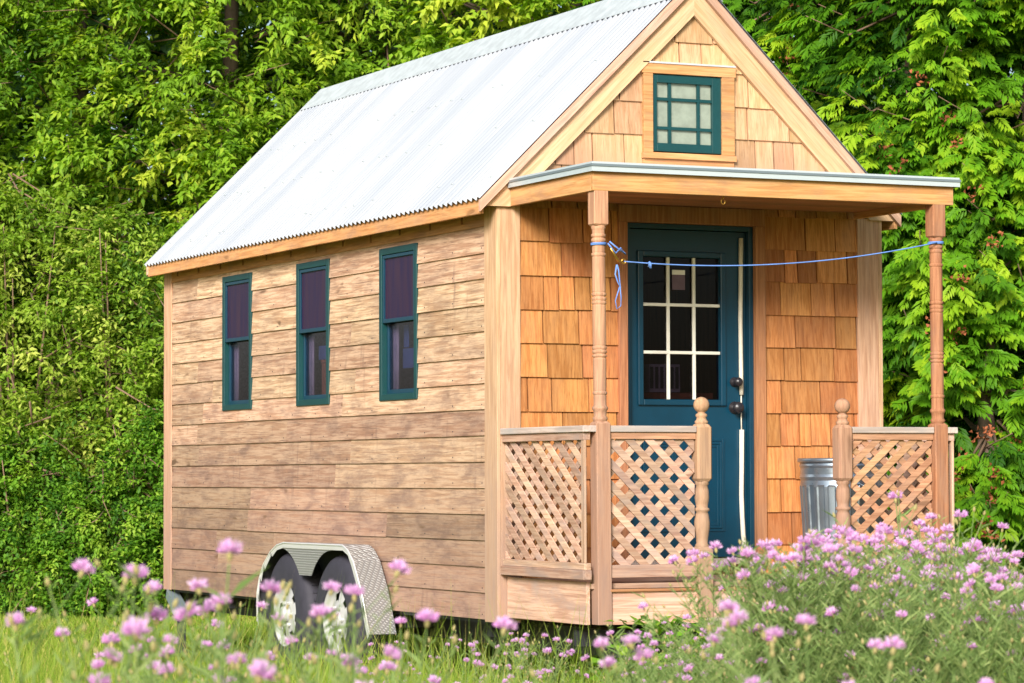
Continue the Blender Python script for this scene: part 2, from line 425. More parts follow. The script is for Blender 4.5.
# ---- roof
def rake_poly(dz0, dz1, zmin, xmin):
    L = [(xmin, roof_z(xmin) - dz0), (RIDGE_X, RIDGE_Z - dz0), (RIDGE_X, RIDGE_Z - dz1), (xmin, roof_z(xmin) - dz1)]
    return clip(L, (0, -1), -zmin)
def mir(p): return [(2 * RIDGE_X - x, z) for x, z in p][::-1]
deck = [(EAVE_X + .01, roof_z(EAVE_X + .01) - .013), (RIDGE_X, RIDGE_Z - .013), (RIDGE_X, RIDGE_Z - .05), (EAVE_X + .01, roof_z(EAVE_X + .01) - .05)]
mb = MB(); mb.prism(deck, 'y', -.040, 5.735, .3); mb.prism(mir(deck), 'y', -.040, 5.735, .6)
roof = mb.build('roof', MT['warm_y'], house)
def sheet(sgn):
    y0, y1 = -.074, 5.76; per = .0676; n = int((y1 - y0) / per * 8)
    P = []; F = []; ns = 3
    for i in range(n + 1):
        y = y0 + (y1 - y0) * i / n; d = .0085 * math.sin(2 * math.pi * (y - y0) / per)
        for j in range(ns + 1):
            t = j / ns; x = EAVE_X - .012 + (RIDGE_X - EAVE_X + .012) * t
            z = roof_z(x) - .002 + d * 1.0
            xx = x - d * .6
            P.append((xx if sgn < 0 else 2 * RIDGE_X - xx, y, z))
    for i in range(n):
        for j in range(ns):
            q = (i * (ns + 1) + j, (i + 1) * (ns + 1) + j, (i + 1) * (ns + 1) + j + 1, i * (ns + 1) + j + 1)
            F.append(q if sgn > 0 else q[::-1])
    m = MB(); m.poly(P, F, .5, 0, True)
    for row in (.10, .36, .62, .88):                              # screw heads in rows across the sheet
        for k in range(30):
            y = -.02 + k * per * 3 + per * .25 + random.choice((0, 0, per, -per))
            if random.random() < .45: continue
            if y > 5.7: break
            x = EAVE_X + (RIDGE_X - EAVE_X) * (row + random.uniform(-.012, .012)); z = roof_z(x) + .0075; 
            X = x if sgn < 0 else 2 * RIDGE_X - x
            m.box(X - .004, X + .004, y - .004, y + .004, z - .004, z + .003, .2, 1)
    return m.build('roof_sheet', [MT['roof'], MT['drip']], roof)
sheet(-1); sheet(1)
mb = MB(); w = .165
for sg in (-1, 1):
    a = [(RIDGE_X + sg * w, RIDGE_Z - SL * w + .0105), (RIDGE_X, RIDGE_Z + .014), (RIDGE_X, RIDGE_Z + .010), (RIDGE_X + sg * w, RIDGE_Z - SL * w + .0085)]
    mb.prism(a, 'y', -.080, 5.765, .4)
mb.build('ridge_cap', MT['capmetal'], roof)
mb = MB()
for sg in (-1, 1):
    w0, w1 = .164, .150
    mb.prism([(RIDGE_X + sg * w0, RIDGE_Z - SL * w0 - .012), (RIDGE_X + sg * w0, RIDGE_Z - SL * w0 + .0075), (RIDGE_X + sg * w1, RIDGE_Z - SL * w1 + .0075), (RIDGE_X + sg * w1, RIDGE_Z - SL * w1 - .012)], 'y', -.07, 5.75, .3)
mb.build('ridge_shade_strip', MT['tyre'], roof)  # black strip added as the shade in the valleys under the cap edge
for y0, y1 in ((-.042, -.018), (HL + .005, HL + .03)):
    for m_, rk in ((lambda p: p, 'rake_l'), (mir, 'rake_r')):
        MB().prism(m_(rake_poly(.075, .235, 2.645, -.10)), 'y', y0, y1).build('rake_board', MT[rk], roof, .002)
for y0, y1 in ((-.072, -.0425), (HL + .0305, HL + .055)):
    for m_, rk in ((lambda p: p, 'brake_l'), (mir, 'brake_r')):
        MB().prism(m_(rake_poly(.014, .080, 2.3, EAVE_X - .004)), 'y', y0, y1).build('barge_board', MT[rk], roof, .002)
ez = roof_z(-.12)
for sg in (0, 1):
    mb = MB(); x0, x1 = -.122, -.099
    if sg: x0, x1 = HW - x1, HW - x0
    mb.box(x0, x1, -.041, 5.735, 2.600, ez - .022); mb.build('eave_fascia', MT['fascia_y'], roof, .002)

# ---- side windows
def window(y0, y1):
    f = MB(); xo, xi = -.012, .035; t = .040
    f.box(xo, xi, y0, y0 + t, WZ0, WZ1, .2); f.box(xo, xi, y1 - t, y1, WZ0, WZ1, .4)
    f.box(xo, xi, y0 + t, y1 - t, WZ1 - t, WZ1, .6); f.box(xo, xi, y0 + t, y1 - t, WZ0, WZ0 + t, .8)
    fr = f.build('window', MT['teal'], house, .003)
    zm = 2.085; a, b = y0 + t + .002, y1 - t - .002
    def sash(z0, z1, x, top):
        s = MB(); h = .020
        s.box(x, x + .028, a, a + h, z0, z1, .3); s.box(x, x + .028, b - h, b, z0, z1, .5)
        s.box(x, x + .028, a + h, b - h, z1 - h, z1, .7); s.box(x, x + .028, a + h, b - h, z0, z0 + h * 1.2, .9)
        s.build('sash', MT['door'], fr, .002)
        p = MB(); p.box(x + .011, x + .015, a + h - .004, b - h + .004, z0 + h, z1 - h + .004, .5)
        p.build('pane', MT['screen'] if top else MT['glass'], fr)
    sash(zm - .01, WZ1 - t - .002, -.006, True); sash(WZ0 + t + .002, zm + .022, .0225, False)
    return fr
for y0, y1 in WIN: window(y0, y1)

# ---- gable window
mb = MB()
mb.box(.900, .9595, -.034, .005, 2.9845, 3.434); mb.box(1.4045, 1.486, -.034, .005, 2.9845, 3.434)
mb.box(.890, 1.494, -.036, .005, 3.4345, 3.490); mb.box(.893, 1.492, -.044, .005, 2.950, 2.984); mb.box(.902, 1.486, -.026, .005, 2.812, 2.9495)
mb.box(.890, 1.492, -.042, .004, 3.4905, 3.501, .5, 1)
gw = mb.build('gable_window', [MT['fascia_x'], MT['plate_flat']], house, .002)
mb = MB(); t = .030
mb.box(GX0, GX0 + t, -.022, .03, GZ0, GZ1, .2); mb.box(GX1 - t - .028, GX1, -.022, .03, GZ0, GZ1, .3)
mb.box(GX0 + t, GX1 - t - .028, -.022, .03, GZ1 - t * 1.5, GZ1, .4); mb.box(GX0 + t, GX1 - t - .028, -.022, .03, GZ0, GZ0 + t * 1.6, .5)
mb.build('sash', MT['teal'], gw, .002)
a0, a1, b0, b1 = GX0 + t, GX1 - t - .028, GZ0 + t * 1.6, GZ1 - t * 1.5
mb = MB()
for x in (a0 + .24 * (a1 - a0), a0 + .76 * (a1 - a0)): mb.box(x - .0085, x + .0085, -.014, .012, b0, b1, .3)
for z in (b0 + .25 * (b1 - b0), b0 + .73 * (b1 - b0)): mb.box(a0, a1, -.0155, .0135, z - .0085, z + .0085, .6)
mb.build('muntin', MT['teal'], gw)
MB().box(a0 - .005, a1 + .005, .0, .004, b0 - .005, b1 + .005, .5).build('pane', MT['pale_glass'], gw)

# ---- door
mb = MB()
mb.box(.742, .796, -.030, .02, .64, 2.586); mb.box(1.621, 1.684, -.030, .02, .64, 2.586); mb.box(.742, 1.684, -.030, .02, 2.5865, 2.683)
mb.build('door_casing', MT['red_z'], house, .003)
mb = MB(); mb.box(.797, .826, .002, .11, .69, 2.584, .2); mb.box(1.592, 1.620, .002, .11, .69, 2.584, .4); mb.box(.826, 1.592, .002, .11, 2.556, 2.584, .6)
mb.build('door_jamb', MT['door'], house, .002)
MB().box(.78, 1.64, -.07, .09, .655, .688).build('threshold', MT['cap'], house, .004)
S0, S1, YS = .829, 1.589, .040                                     # slab
g0, g1, gz0, gz1 = .922, 1.420, 1.590, 2.398
mb = MB()
for r in cut_all((S0, S1, .695, 2.552), [(g0, g1, gz0, gz1)]): mb.box(r[0], r[1], YS, YS + .04, r[2], r[3], .5)
door = mb.build('door', MT['door'], house)
mb = MB(); m_ = .034                                               # raised glazing frame
mb.box(g0 - m_, g0, YS - .016, YS, gz0 - m_, gz1 + m_, .2); mb.box(g1, g1 + m_, YS - .016, YS, gz0 - m_, gz1 + m_, .3)
mb.box(g0, g1, YS - .016, YS, gz1, gz1 + m_, .4); mb.box(g0, g1, YS - .016, YS, gz0 - m_, gz0, .6)
mb.build('glazing_frame', MT['door'], door, .005)
for p0, p1 in ((.90, 1.135), (1.205, 1.445)):
    mb = MB(); z0, z1 = .84, 1.37
    for k, (i, d) in enumerate(((0, .006), (.018, .011), (.034, .006))):
        a, b, c, e = p0 + i, p1 - i, z0 + i, z1 - i; th = .016
        mb.box(a, a + th, YS - d, YS, c, e, .1); mb.box(b - th, b, YS - d, YS, c, e, .2); mb.box(a + th, b - th, YS - d, YS, c, c + th, .3); mb.box(a + th, b - th, YS - d, YS, e - th, e, .4)
    mb.build('door_panel', MT['door'], door, .002)
MB().box(g0 - .004, g1 + .004, YS + .016, YS + .020, gz0 - .004, gz1 + .004, .5).build('pane', MT['door_glass'], door)
mb = MB(); 
for k in (1, 2): x = g0 + (g1 - g0) * k / 3; mb.box(x - .009, x + .009, YS - .004, YS + .012, gz0, gz1, .4)
for k in (1, 2): z = gz1 - (gz1 - gz0) * (.335 * k + .0); mb.box(g0, g1, YS - .006, YS + .010, z - .009, z + .009, .4)
mb.build('grille', MT['white'], door, .003)
mb = MB(); mb.box(1.121, 1.203, YS + .0125, YS + .0145, 2.215, 2.30, .5, 0); mb.box(1.121, 1.203, YS + .012, YS + .0145, 2.301, 2.328, .5, 1)
mb.build('door_notice', [MT['sticker'], MT['white']], door)
for z, r in ((1.693, .027), (1.546, .034)):
    mb = MB(); xk = 1.512
    mb.lathe([(r * 1.05, 0), (r * 1.05, .006), (r * .5, .012), (r * .45, .030), (r * .9, .040), (r, .052), (r * .8, .066), (r * .3, .072)], 0, 0, 18, .5)
    mb.tilt(lambda p, z=z: (xk + p[0], YS - p[2], z + p[1]))
    mb.build('door_knob', MT['black'], door)
pts = [(1.556, 2.52), (1.553, 2.3), (1.549, 2.05), (1.552, 1.75), (1.553, 1.62)]
mb = MB(); mb.tube([(x, .028, z) for x, z in pts], .013, 8, .5); mb.tube([(x, .030, z) for x, z in ((1.553, 1.62), (1.552, 1.5), (1.553, 1.42))], .004, 6, .3)
mb.tube([(x, .026, z) for x, z in ((1.553, 1.42), (1.551, 1.2), (1.548, 1.05), (1.552, .93), (1.558, .82), (1.572, .695))], .014, 8, .5)
mb.build('weatherstrip', MT['ribbon'], door)

# ---- porch deck, skirt
mb = MB(); y = -1.015
while y < -.03:
    mb.box(.07, 2.25, y, min(y + .137, -.026), .568, .596); y += .14
mb.build('porch_deck', MT['grey_x'], house, .003)
mb = MB(); mb.box(.045, .068, -1.00, -.026, .382, .605); mb.box(.066, .092, -.066, -.027, .381, .6); mb.build('porch_skirt', MT['grey_y'], house, .002)
mb = MB(); mb.box(.155, .68, -1.045, -1.022, .382, .5665); mb.box(.77, 1.545, -1.045, -1.022, .382, .5665); mb.box(1.637, 2.15, -1.045, -1.022, .382, .5665); mb.build('porch_skirt', MT['grey_x'], house, .002)
mb = MB(); mb.box(.156, .68, -1.062, -1.046, .553, .567); mb.box(.77, 1.545, -1.062, -1.046, .553, .567); mb.build('porch_nosing', MT['red_x'], house, .002)
mb = MB(); mb.box(2.255, 2.278, -1.00, -.026, .382, .605); mb.build('porch_skirt', MT['grey_y'], house, .002)

# ---- turned posts and newels
def prof_post(z0, z1):           # square-to-round turned shaft between z0 and z1
    r = .036
    P = [(r * .9, z0), (r * 1.05, z0 + .012), (r * 1.15, z0 + .022), (r * .92, z0 + .034), (r * .98, z0 + .06), (r * 1.18, z0 + .07), (r * 1.18, z0 + .078), (r * .95, z0 + .09)]
    def ring(z, k=1): 
        out = []
        for i in range(k):
            c = z - i * .024; out.append(c)
        return out
    rings = [2.415, 2.39, 2.315, 2.105, 2.083, 2.061, 1.826, 1.805, 1.784, 1.59]
    zz = z0 + .12
    shaft = []
    while zz < z1 - .02:
        rr = r * (.93 + .07 * math.sin((zz - z0) / (z1 - z0) * math.pi))
        for c in rings:
            d = abs(zz - c)
            if d < .0075: rr = r * 1.08
            elif d < .0125: rr = r * .90
        shaft.append((rr, zz)); zz += .004
    return P + shaft + [(r * 1.1, z1 - .012), (r * .95, z1)]
def octo(cx, cy, h, c): return [(cx - h + c, cy - h), (cx + h - c, cy - h), (cx + h, cy - h + c), (cx + h, cy + h - c), (cx + h - c, cy + h), (cx - h + c, cy + h), (cx - h, cy + h - c), (cx - h, cy - h + c)]
def post(cx, cy, top_red, lean):
    mb = MB(); h = .041
    tt = random.random()
    mb.prism(octo(cx, cy, h, .004), 'z', .384, 1.43, tt); mb.prism(octo(cx, cy, h, .004), 'z', 2.474, 2.655, tt)
    for a, b, s in ((1.43, 1.443, -1), (2.461, 2.474, 1)):
        pa, pb = octo(cx, cy, h, .004), octo(cx, cy, .030, .008)
        lo, hi = (pa, pb) if s < 0 else (pb, pa)
        mb.poly([(x, y, a) for x, y in lo] + [(x, y, b) for x, y in hi], [(i, (i + 1) % 8, (i + 1) % 8 + 8, i + 8) for i in range(8)], tt)
    mb.lathe(prof_post(1.436, 2.468), cx, cy, 20, tt)
    mb.tilt(lambda p: (p[0] + lean * (2.65 - p[2]), p[1], p[2]))
    return mb.build('porch_post', MT['post_red'] if top_red else MT['turned'], house)
post(.113, -1.02, False, .006); post(2.196, -1.02, True, .004)
def newel(cx, cy):
    mb = MB(); tt = random.random(); h = .044
    mb.prism(octo(cx, cy, h, .003), 'z', .384, .765, tt)
    def fr(a, b, za, zb_):
        mb.poly([(x, y, za) for x, y in a] + [(x, y, zb_) for x, y in b], [(i, (i + 1) % 8, (i + 1) % 8 + 8, i + 8) for i in range(8)], tt)
    sq = lambda hh, c: octo(cx, cy, hh, c)
    fr(sq(h, .003), sq(.034, .012), .765, .782)
    mb.prism(sq(h, .012), 'z', 1.142, 1.412, tt); fr(sq(h, .012), sq(.034, .014), 1.412, 1.430); fr(sq(.034, .013), sq(h, .012), 1.126, 1.142)
    P = [(.033, .775), (.038, .79), (.030, .80), (.033, .83), (.041, .88), (.042, .91), (.036, .95), (.031, .965), (.041, .972), (.041, .982), (.031, .99), (.034, 1.01), (.039, 1.04), (.037, 1.08), (.031, 1.105), (.038, 1.112), (.036, 1.13)]
    mb.lathe(P, cx, cy, 20, tt)
    P = [(.030, 1.425), (.035, 1.437), (.036, 1.445), (.028, 1.452), (.025, 1.465), (.032, 1.474), (.030, 1.482), (.019, 1.490)]
    zc, r = 1.532, .0425
    P += [(r * math.cos(a), zc + r * math.sin(a)) for a in [math.radians(q) for q in range(-60, 90, 10)]] + [(.002, zc + r)]
    mb.lathe(P, cx, cy, 24, tt)
    return mb.build('newel_post', MT['turned'], house)
newel(.722, -1.018); newel(1.591, -1.018)

# ---- railings with lattice
def lattice(mb, u0, u1, z0, z1, P, d_out, d_in, front_dir, pitch=.117, w=.0555, th=.0075, k=1.0):
    """slats at 45 degrees in the u-z rectangle; P(u, z, depth) -> point; the outer layer runs down to the right when front_dir is 1"""
    for layer, dep in ((0, d_out), (1, d_in)):
        sgn = front_dir if layer == 0 else -front_dir
        H_ = (z1 - z0) * k
        k0 = u0 - H_ - pitch * random.random()
        while k0 < u1 + H_:
            hw = w / 2
            if sgn > 0: band = [(k0 - hw, z1), (k0 + hw, z1), (k0 + hw + H_, z0), (k0 - hw + H_, z0)]
            else: band = [(k0 - hw, z0), (k0 + hw, z0), (k0 + hw + H_, z1), (k0 - hw + H_, z1)]
            p = clip(clip(band, (1, 0), u1), (-1, 0), -u0)
            if len(p) > 2:
                n = len(p); tt = random.random()
                pts = [P(u, z, dep) for u, z in p] + [P(u, z, dep + th) for u, z in p]
                mb.poly(pts, [tuple(range(n)), tuple(range(2 * n - 1, n - 1, -1))] + [(i, (i + 1) % n, (i + 1) % n + n, i + n) for i in range(n)], tt)
            k0 += pitch
    return mb
def rail_front(x0, x1, fdir):
    c = MB(); c.box(x0, x1, -1.052, -.965, 1.386, 1.420); cap = c.build('railing', MT['cap'], house, .004)
    m = MB(); m.box(x0, x1, -1.040, -1.000, 1.350, 1.3855); m.build('top_rail', MT['warm_x'], cap, .002)
    m = MB(); m.box(x0, x1, -1.050, -.990, .626, .692); m.build('bottom_rail', MT['grey_x'], cap, .003)
    lattice(MB(), x0 + .004, x1 - .004, .6925, 1.3495, lambda u, z, d: (u, -1.030 + d, z), 0, .008, fdir, k=1.03 if fdir > 0 else 1.18).build('lattice', MT['warm_x'] if fdir < 0 else MT['grey_x'], cap)
rail_front(.160, .676, 1); rail_front(1.637, 2.158, -1)
def rail_side(xc, out):
    s = out                       # -1: outer face towards -x
    def bx(m, a, b, y0, y1, z0, z1): m.box(min(xc + s * a, xc + s * b), max(xc + s * a, xc + s * b), y0, y1, z0, z1)
    c = MB(); bx(c, -.035, .048, -1.055, -.027, 1.386, 1.420); cap = c.build('railing', MT['cap_y'], house, .004)
    m = MB(); bx(m, -.004, .036, -1.035, -.027, 1.345, 1.3855); m.build('top_rail', MT['grey_y'], cap, .002)
    m = MB(); bx(m, -.004, .034, -1.040, -.027, .668, .704); bx(m, -.004, .048, -1.050, -.027, .618, .6675); m.build('bottom_rail', MT['grey_y'], cap, .003)
    m = MB(); bx(m, .019, .032, -1.036, -.998, .705, 1.3445); m.build('stile', MT['grey_z'], cap, .002)
    mm = MB(); lattice(mm, -.995, -.032, .7045, 1.3445, lambda u, z, d: (xc + s * (.018 - d), u, z), 0, .014, -1, pitch=.139, w=.072, k=1.42).build('lattice', MT['grey_y'], cap)
rail_side(.050, -1); rail_side(2.262, 1)

# ---- porch roof
mb = MB(); mb.box(.046, 2.314, -1.086, -.046, 2.786, 2.797)
pr = mb.build('porch_roof', MT['drip'], house)
mb = MB(); mb.box(.044, 2.316, -1.088, -1.084, 2.746, 2.772); mb.box(.044, .048, -1.0835, -.048, 2.746, 2.772); mb.box(2.312, 2.316, -1.0835, -.048, 2.746, 2.772)
mb.box(.040, 2.320, -1.093, -1.084, 2.7725, 2.7855, .5, 1); mb.box(.040, .048, -1.0835, -.048, 2.7725, 2.7855, .5, 1); mb.box(2.312, 2.320, -1.0835, -.048, 2.7725, 2.7855, .5, 1)
mb.build('drip_edge', [MT['drip'], MT['slate']], pr)
mb = MB(); mb.box(.062, 2.288, -1.062, -1.036, 2.646, 2.785); mb.build('porch_fascia', MT['fascia_x'], pr, .003)
mb = MB(); mb.box(.062, .088, -1.0355, -.045, 2.646, 2.785); mb.build('porch_fascia', MT['fascia_y'], pr, .003)
mb = MB(); mb.box(2.262, 2.288, -1.0355, -.045, 2.646, 2.785); mb.build('porch_fascia', MT['fascia_y'], pr, .003)
mb = MB(); y = -1.035
while y < -.05:
    mb.box(.0885, 2.2615, y, min(y + .118, -.045), 2.684, 2.70); y += .12
mb.build('porch_ceiling', MT['red_x'], pr, .002)
mb = MB(); mb.box(.0885, 2.2615, -1.0355, -.985, 2.648, 2.6835); mb.build('porch_beam', MT['red_x'], pr, .002)
mb = MB(); mb.tube([(.866 + .012 * math.cos(a), -1.010, 2.622 + .016 * math.sin(a)) for a in [math.radians(q) for q in range(90, 400, 30)]], .003, 6); mb.box(.863, .869, -1.013, -1.007, 2.632, 2.649)
mb.build('cup_hook', MT['brass'], pr)

# ---- trailer: chassis, wheels, fenders
mb = MB(); mb.box(.02, HW - .02, .02, HL - .02, .345, .364)
for x in (.28, HW - .38): mb.box(x, x + .1, -.9, HL - .05, .20, .344)
for y in (-.8, .3, 1.5, 3.4, 4.6, 5.5): mb.box(.1, HW - .1, y, y + .06, .26, .3435)
mb.box(.04, HW - .04, HL - .06, HL, .24, .344); mb.box(.75, 1.7, 1.97, 2.03, .27, .33); mb.box(.75, 1.7, 2.83, 2.89, .27, .33)
mb.build('trailer_frame', MT['chassis'], house)
XF, YW, ZW, RT = -.19, (2.0, 2.86), .295, .385
def wheel(cx, cy, s):
    T = MB(); w = .20
    P = [(.205, .0), (.235, -.004), (.30, .0), (.355, .012), (.378, .03), (.385, .06), (.385, w - .06), (.378, w - .03), (.355, w - .012), (.30, w), (.205, w)]
    T.lathe(P, 0, 0, 48, .5, cap=False)
    for k in range(48):                                            # tread blocks
        a = 2 * math.pi * k / 48
        for o_ in (.055, .105): 
            q = [(.380, -.022), (.392, -.022), (.392, .022), (.380, .022)]
            pts = []
            for r_, tt in q:
                for zz in (o_, o_ + .04):
                    pts.append((r_ * math.cos(a + tt * 1.0), r_ * math.sin(a + tt), zz))
            T.poly(pts, [(0, 1, 3, 2), (2, 3, 5, 4), (4, 5, 7, 6), (0, 2, 4, 6), (1, 7, 5, 3)], .5)
    place = lambda p: (cx + s * p[2], cy + p[0], ZW + p[1])
    T.tilt(place); o = T.build('wheel', MT['tyre'], house)
    R = MB()
    R.lathe([(.212, .012), (.212, .004), (.200, .004), (.192, .03), (.172, .045)], 0, 0, 48, .5, cap=False)
    # disc with eight hand holes: ring segments with gaps
    segs = 48; ri, ro = .105, .172
    def ringp(r, k, z): a = 2 * math.pi * k / segs; return (r * math.cos(a), r * math.sin(a), z)
    for k in range(segs):
        hole = (k % 8) in (0, 1, 2)
        parts = [(ri, .118, .03), (.158, ro, .045)] if hole else [(ri, ro, .035)]
        for a0, a1, zz in parts:
            z0_ = .028; R.poly([ringp(a0, k, z0_), ringp(a1, k, .045 if a1 == ro else z0_), ringp(a1, k + 1, .045 if a1 == ro else z0_), ringp(a0, k + 1, z0_)], [(0, 1, 2, 3)], .5)
        if not hole: pass
    R.lathe([(.105, .028), (.070, .020), (.050, .020)], 0, 0, 48, .5, cap=False)
    R.lathe([(.050, .022), (.046, -.015), (.036, -.022), (.004, -.024)], 0, 0, 24, .5)
    for k in range(6):
        a = 2 * math.pi * k / 6; R.lathe([(.011, .022), (.011, .004), (.006, .002)], .078 * math.cos(a), .078 * math.sin(a), 6, .4, 1, False)
    R.tilt(place); R.build('rim', [MT['rim'], MT['plate_flat']], o)
    D = MB(); D.lathe([(.17, .06), (.02, .062)], 0, 0, 24, .5, cap=False); D.tilt(place); D.build('brake_drum', MT['chassis'], o)
for cy in YW: wheel(-.165, cy, 1); wheel(HW + .165, cy, -1)
OUT = [(3.275, .235), (3.27, .42), (3.225, .52), (3.16, .60), (3.03, .685), (2.92, .728), (2.80, .746), (1.80, .748), (1.72, .722), (1.63, .655), (1.505, .485), (1.38, .235)]
def zout(y):
    for (a, za), (b, zb_) in zip(OUT[:-1], OUT[1:]):
        if b <= y <= a: return za + (zb_ - za) * ((a - y) / (a - b))
    return .24
def fender(s):
    X = (lambda x: x) if s < 0 else (lambda x: HW - x)
    mb = MB(); n = 120; y0, y1 = 1.38, 3.275; th = .004
    def zin(y):
        if not YW[0] <= y <= YW[1]: return max(.234, zout(y) - .03)
        z = .55
        for c in YW:
            if abs(y - c) < .415: z = max(z, ZW + math.sqrt(.415 ** 2 - (y - c) ** 2))
        return min(z, zout(y) - .03)
    P = []; F = []
    for i in range(n + 1):
        y = y0 + (y1 - y0) * i / n
        for x in (XF, XF + th): P += [(X(x), y, zin(y)), (X(x), y, zout(y))]
    for i in range(n):
        a, b = i * 4, i * 4 + 4
        F += [(a, b, b + 1, a + 1), (a + 3, b + 3, b + 2, a + 2), (a, a + 2, b + 2, b), (a + 1, b + 1, b + 3, a + 3)]
    mb.poly(P, F, .5)
    P = []; F = []
    for (y, z) in OUT:
        P += [(X(XF + .001), y, z), (X(-.022), y, z), (X(XF + .001), y, z - .003), (X(-.022), y, z - .003)]
    for i in range(len(OUT) - 1):
        a, b = i * 4, i * 4 + 4; F += [(a, a + 1, b + 1, b), (a + 2, b + 2, b + 3, a + 3)]
    mb.poly(P, F, .5)
    o = mb.build('fender', MT['tread'], house)
    ln = MB(); P = []; F = []
    for (y, z) in OUT:
        yy = y + (.006 if y < 1.7 else (-.006 if y > 2.8 else 0)); P += [(X(XF + .006), yy, z - .008), (X(-.022), yy, z - .008)]
    for i in range(len(OUT) - 1): F.append((i * 2, i * 2 + 1, i * 2 + 3, i * 2 + 2))
    ln.poly(P, F, .5); ln.poly([(X(-.021), y, z - .009) for y, z in OUT], [tuple(range(len(OUT)))], .5); ln.build('fender_inner_shade', MT['chassis'], o)  # dark inner faces added to stand for the shadow inside the fender
    lip = MB(); pth = [(X(XF - .004), y, z - .002) for y, z in OUT]
    for (a, b) in zip(OUT[:-1], OUT[1:]):                          # flat bright edge band
        lip.poly([(X(XF - .004), a[0], a[1] + .003), (X(XF - .004), b[0], b[1] + .003), (X(XF - .004), b[0] + (.03 if b[0] < 1.7 else 0), b[1] - .033), (X(XF - .004), a[0] + (.03 if a[0] < 1.7 else (-.03 if a[0] > 2.95 else 0)), a[1] - .033)], [(0, 1, 2, 3)], .5)
    lip.tube(pth, .006, 8, .5)
    lip.build('fender_lip', MT['plate_flat'], o)
fender(-1); fender(1)
mb = MB(); mb.poly([(-.02, 5.60, .36), (-.03, 5.30, .20), (.06, 5.30, .20), (.06, 5.60, .36), (-.02, 5.62, .30), (-.03, 5.36, .15), (.06, 5.36, .15), (.06, 5.62, .30)], [(0, 1, 2, 3), (7, 6, 5, 4), (0, 4, 5, 1), (1, 5, 6, 2), (2, 6, 7, 3), (3, 7, 4, 0)], .5)
mb.box(.0, .05, 5.38, 5.43, GZ, .2, .5, 1); mb.box(-.04, .09, 5.34, 5.47, GZ, GZ + .012, .5, 1)
mb.build('stabiliser_jack', [MT['slate'], MT['chassis']], house)

# ---- inner floor & room lining
MB().box(.095, HW - .095, .095, HL - .085, .60, .64).build('inner_floor', MT['dark_wood'], house)

# ================================================================== things on and in the house
def thing1(mb, name, mats, label, cat, group=None, bevel=0):
    return tag(mb.build(name, mats, None, bevel), label, cat, group)
# wooden steps
st = empty('wooden_steps', (1.15, -1.3, GZ), 'low weathered wooden steps below the teal door, half hidden in flowers', 'steps')
for z, y0, y1 in ((.375, -1.345, -1.07), (.18, -1.62, -1.35)):
    mb = MB(); mb.box(.69, 1.62, y0, y0 + .13, z, z + .034); mb.box(.69, 1.62, y0 + .137, y1, z, z + .034); mb.build('tread', MT['cap'], st, .004)
    MB().box(.72, 1.59, y0 + .03, y0 + .05, z - .16, z - .002).build('riser', MT['grey_x'], st, .003)
for x in (.70, 1.58):
    MB().prism([(-1.6, GZ), (-1.07, GZ), (-1.07, .374), (-1.31, .374), (-1.33, .179), (-1.6, .179)], 'x', x, x + .03).build('stringer', MT['grey_y'], st)
# rubbish bin
tc = empty('rubbish_bin', (2.018, -.30, .598), 'ribbed galvanised steel bin standing on the porch behind the lattice', 'bin')
ZB2 = .598
rib = lambda a, z: 1 + .028 * (1 if math.sin(a * 22) > .15 else 0) if .07 < z - ZB2 < .50 else 1
mb = MB(); prof = [(.205, ZB2), (.212, ZB2 + .012), (.208, ZB2 + .03), (.207, ZB2 + .069), (.207, ZB2 + .075)] + [(.207 + .025 * t_, ZB2 + .075 + .42 * t_) for t_ in np.linspace(0, 1, 8)] + [(.236, ZB2 + .505), (.232, ZB2 + .53), (.240, ZB2 + .55), (.234, ZB2 + .565), (.234, ZB2 + .60), (.241, ZB2 + .615), (.235, ZB2 + .632)]
mb.lathe(prof, 2.018, -.30, 176, .5, 0, False, rib); mb.build('bin_body', MT['galv'], tc)
mb = MB(); mb.lathe([(.236, ZB2 + .633), (.250, ZB2 + .634), (.252, ZB2 + .645), (.249, ZB2 + .656), (.243, ZB2 + .657), (.235, ZB2 + .645)], 2.018, -.30, 64, .5, cap=False); mb.build('rolled_rim', MT['galv'], tc)
for s in (-1, 1):
    mb = MB(); mb.tube([(2.018 + s * .06 * math.cos(q) + s * .03, -.30 - s * (.232 + .045 * math.sin(q)), ZB2 + .52 - .03 * math.sin(q)) for q in np.linspace(0, math.pi, 9)], .006, 8, .5); mb.build('handle', MT['galv'], tc)
# clothesline
cl = empty('clothesline', (1.1, -1.02, 2.29), 'thin blue rope line strung across the porch between its two posts', 'rope')
A = Vector((.118, -1.063, 2.382)); K = Vector((.262, -1.02, 2.283)); B = Vector((2.176, -1.066, 2.437))
P = []
for i in range(41):
    u = i / 40; p = K.lerp(B, u); p.z -= .42 * .155 * 4 * u * (1 - u); P.append(p)
mb = MB(); mb.tube(P, .0034, 6, .5)
for i in range(3):                                                # small knots
    c = P[3] + Vector((.004 * i, 0, -.004 * i)); mb.tube([c, c + Vector((.004, -.003, .01)), c + Vector((.006, 0, -.018))], .006, 6, .5)
mb.build('line', MT['rope'], cl)
def wrap(cx, cy, z, r, n):
    return [(cx + r * math.cos(a), cy + r * math.sin(a), z + .006 * a / 6.283) for a in np.linspace(0, 6.283 * n, 20 * n)]
MB().tube(wrap(.115, -1.02, 2.363, .039, 2), .0038, 6, .5).build('wrapping', MT['rope'], cl)
MB().tube(wrap(2.197, -1.02, 2.43, .041, 2), .0045, 6, .5).build('wrapping', MT['rope'], cl)
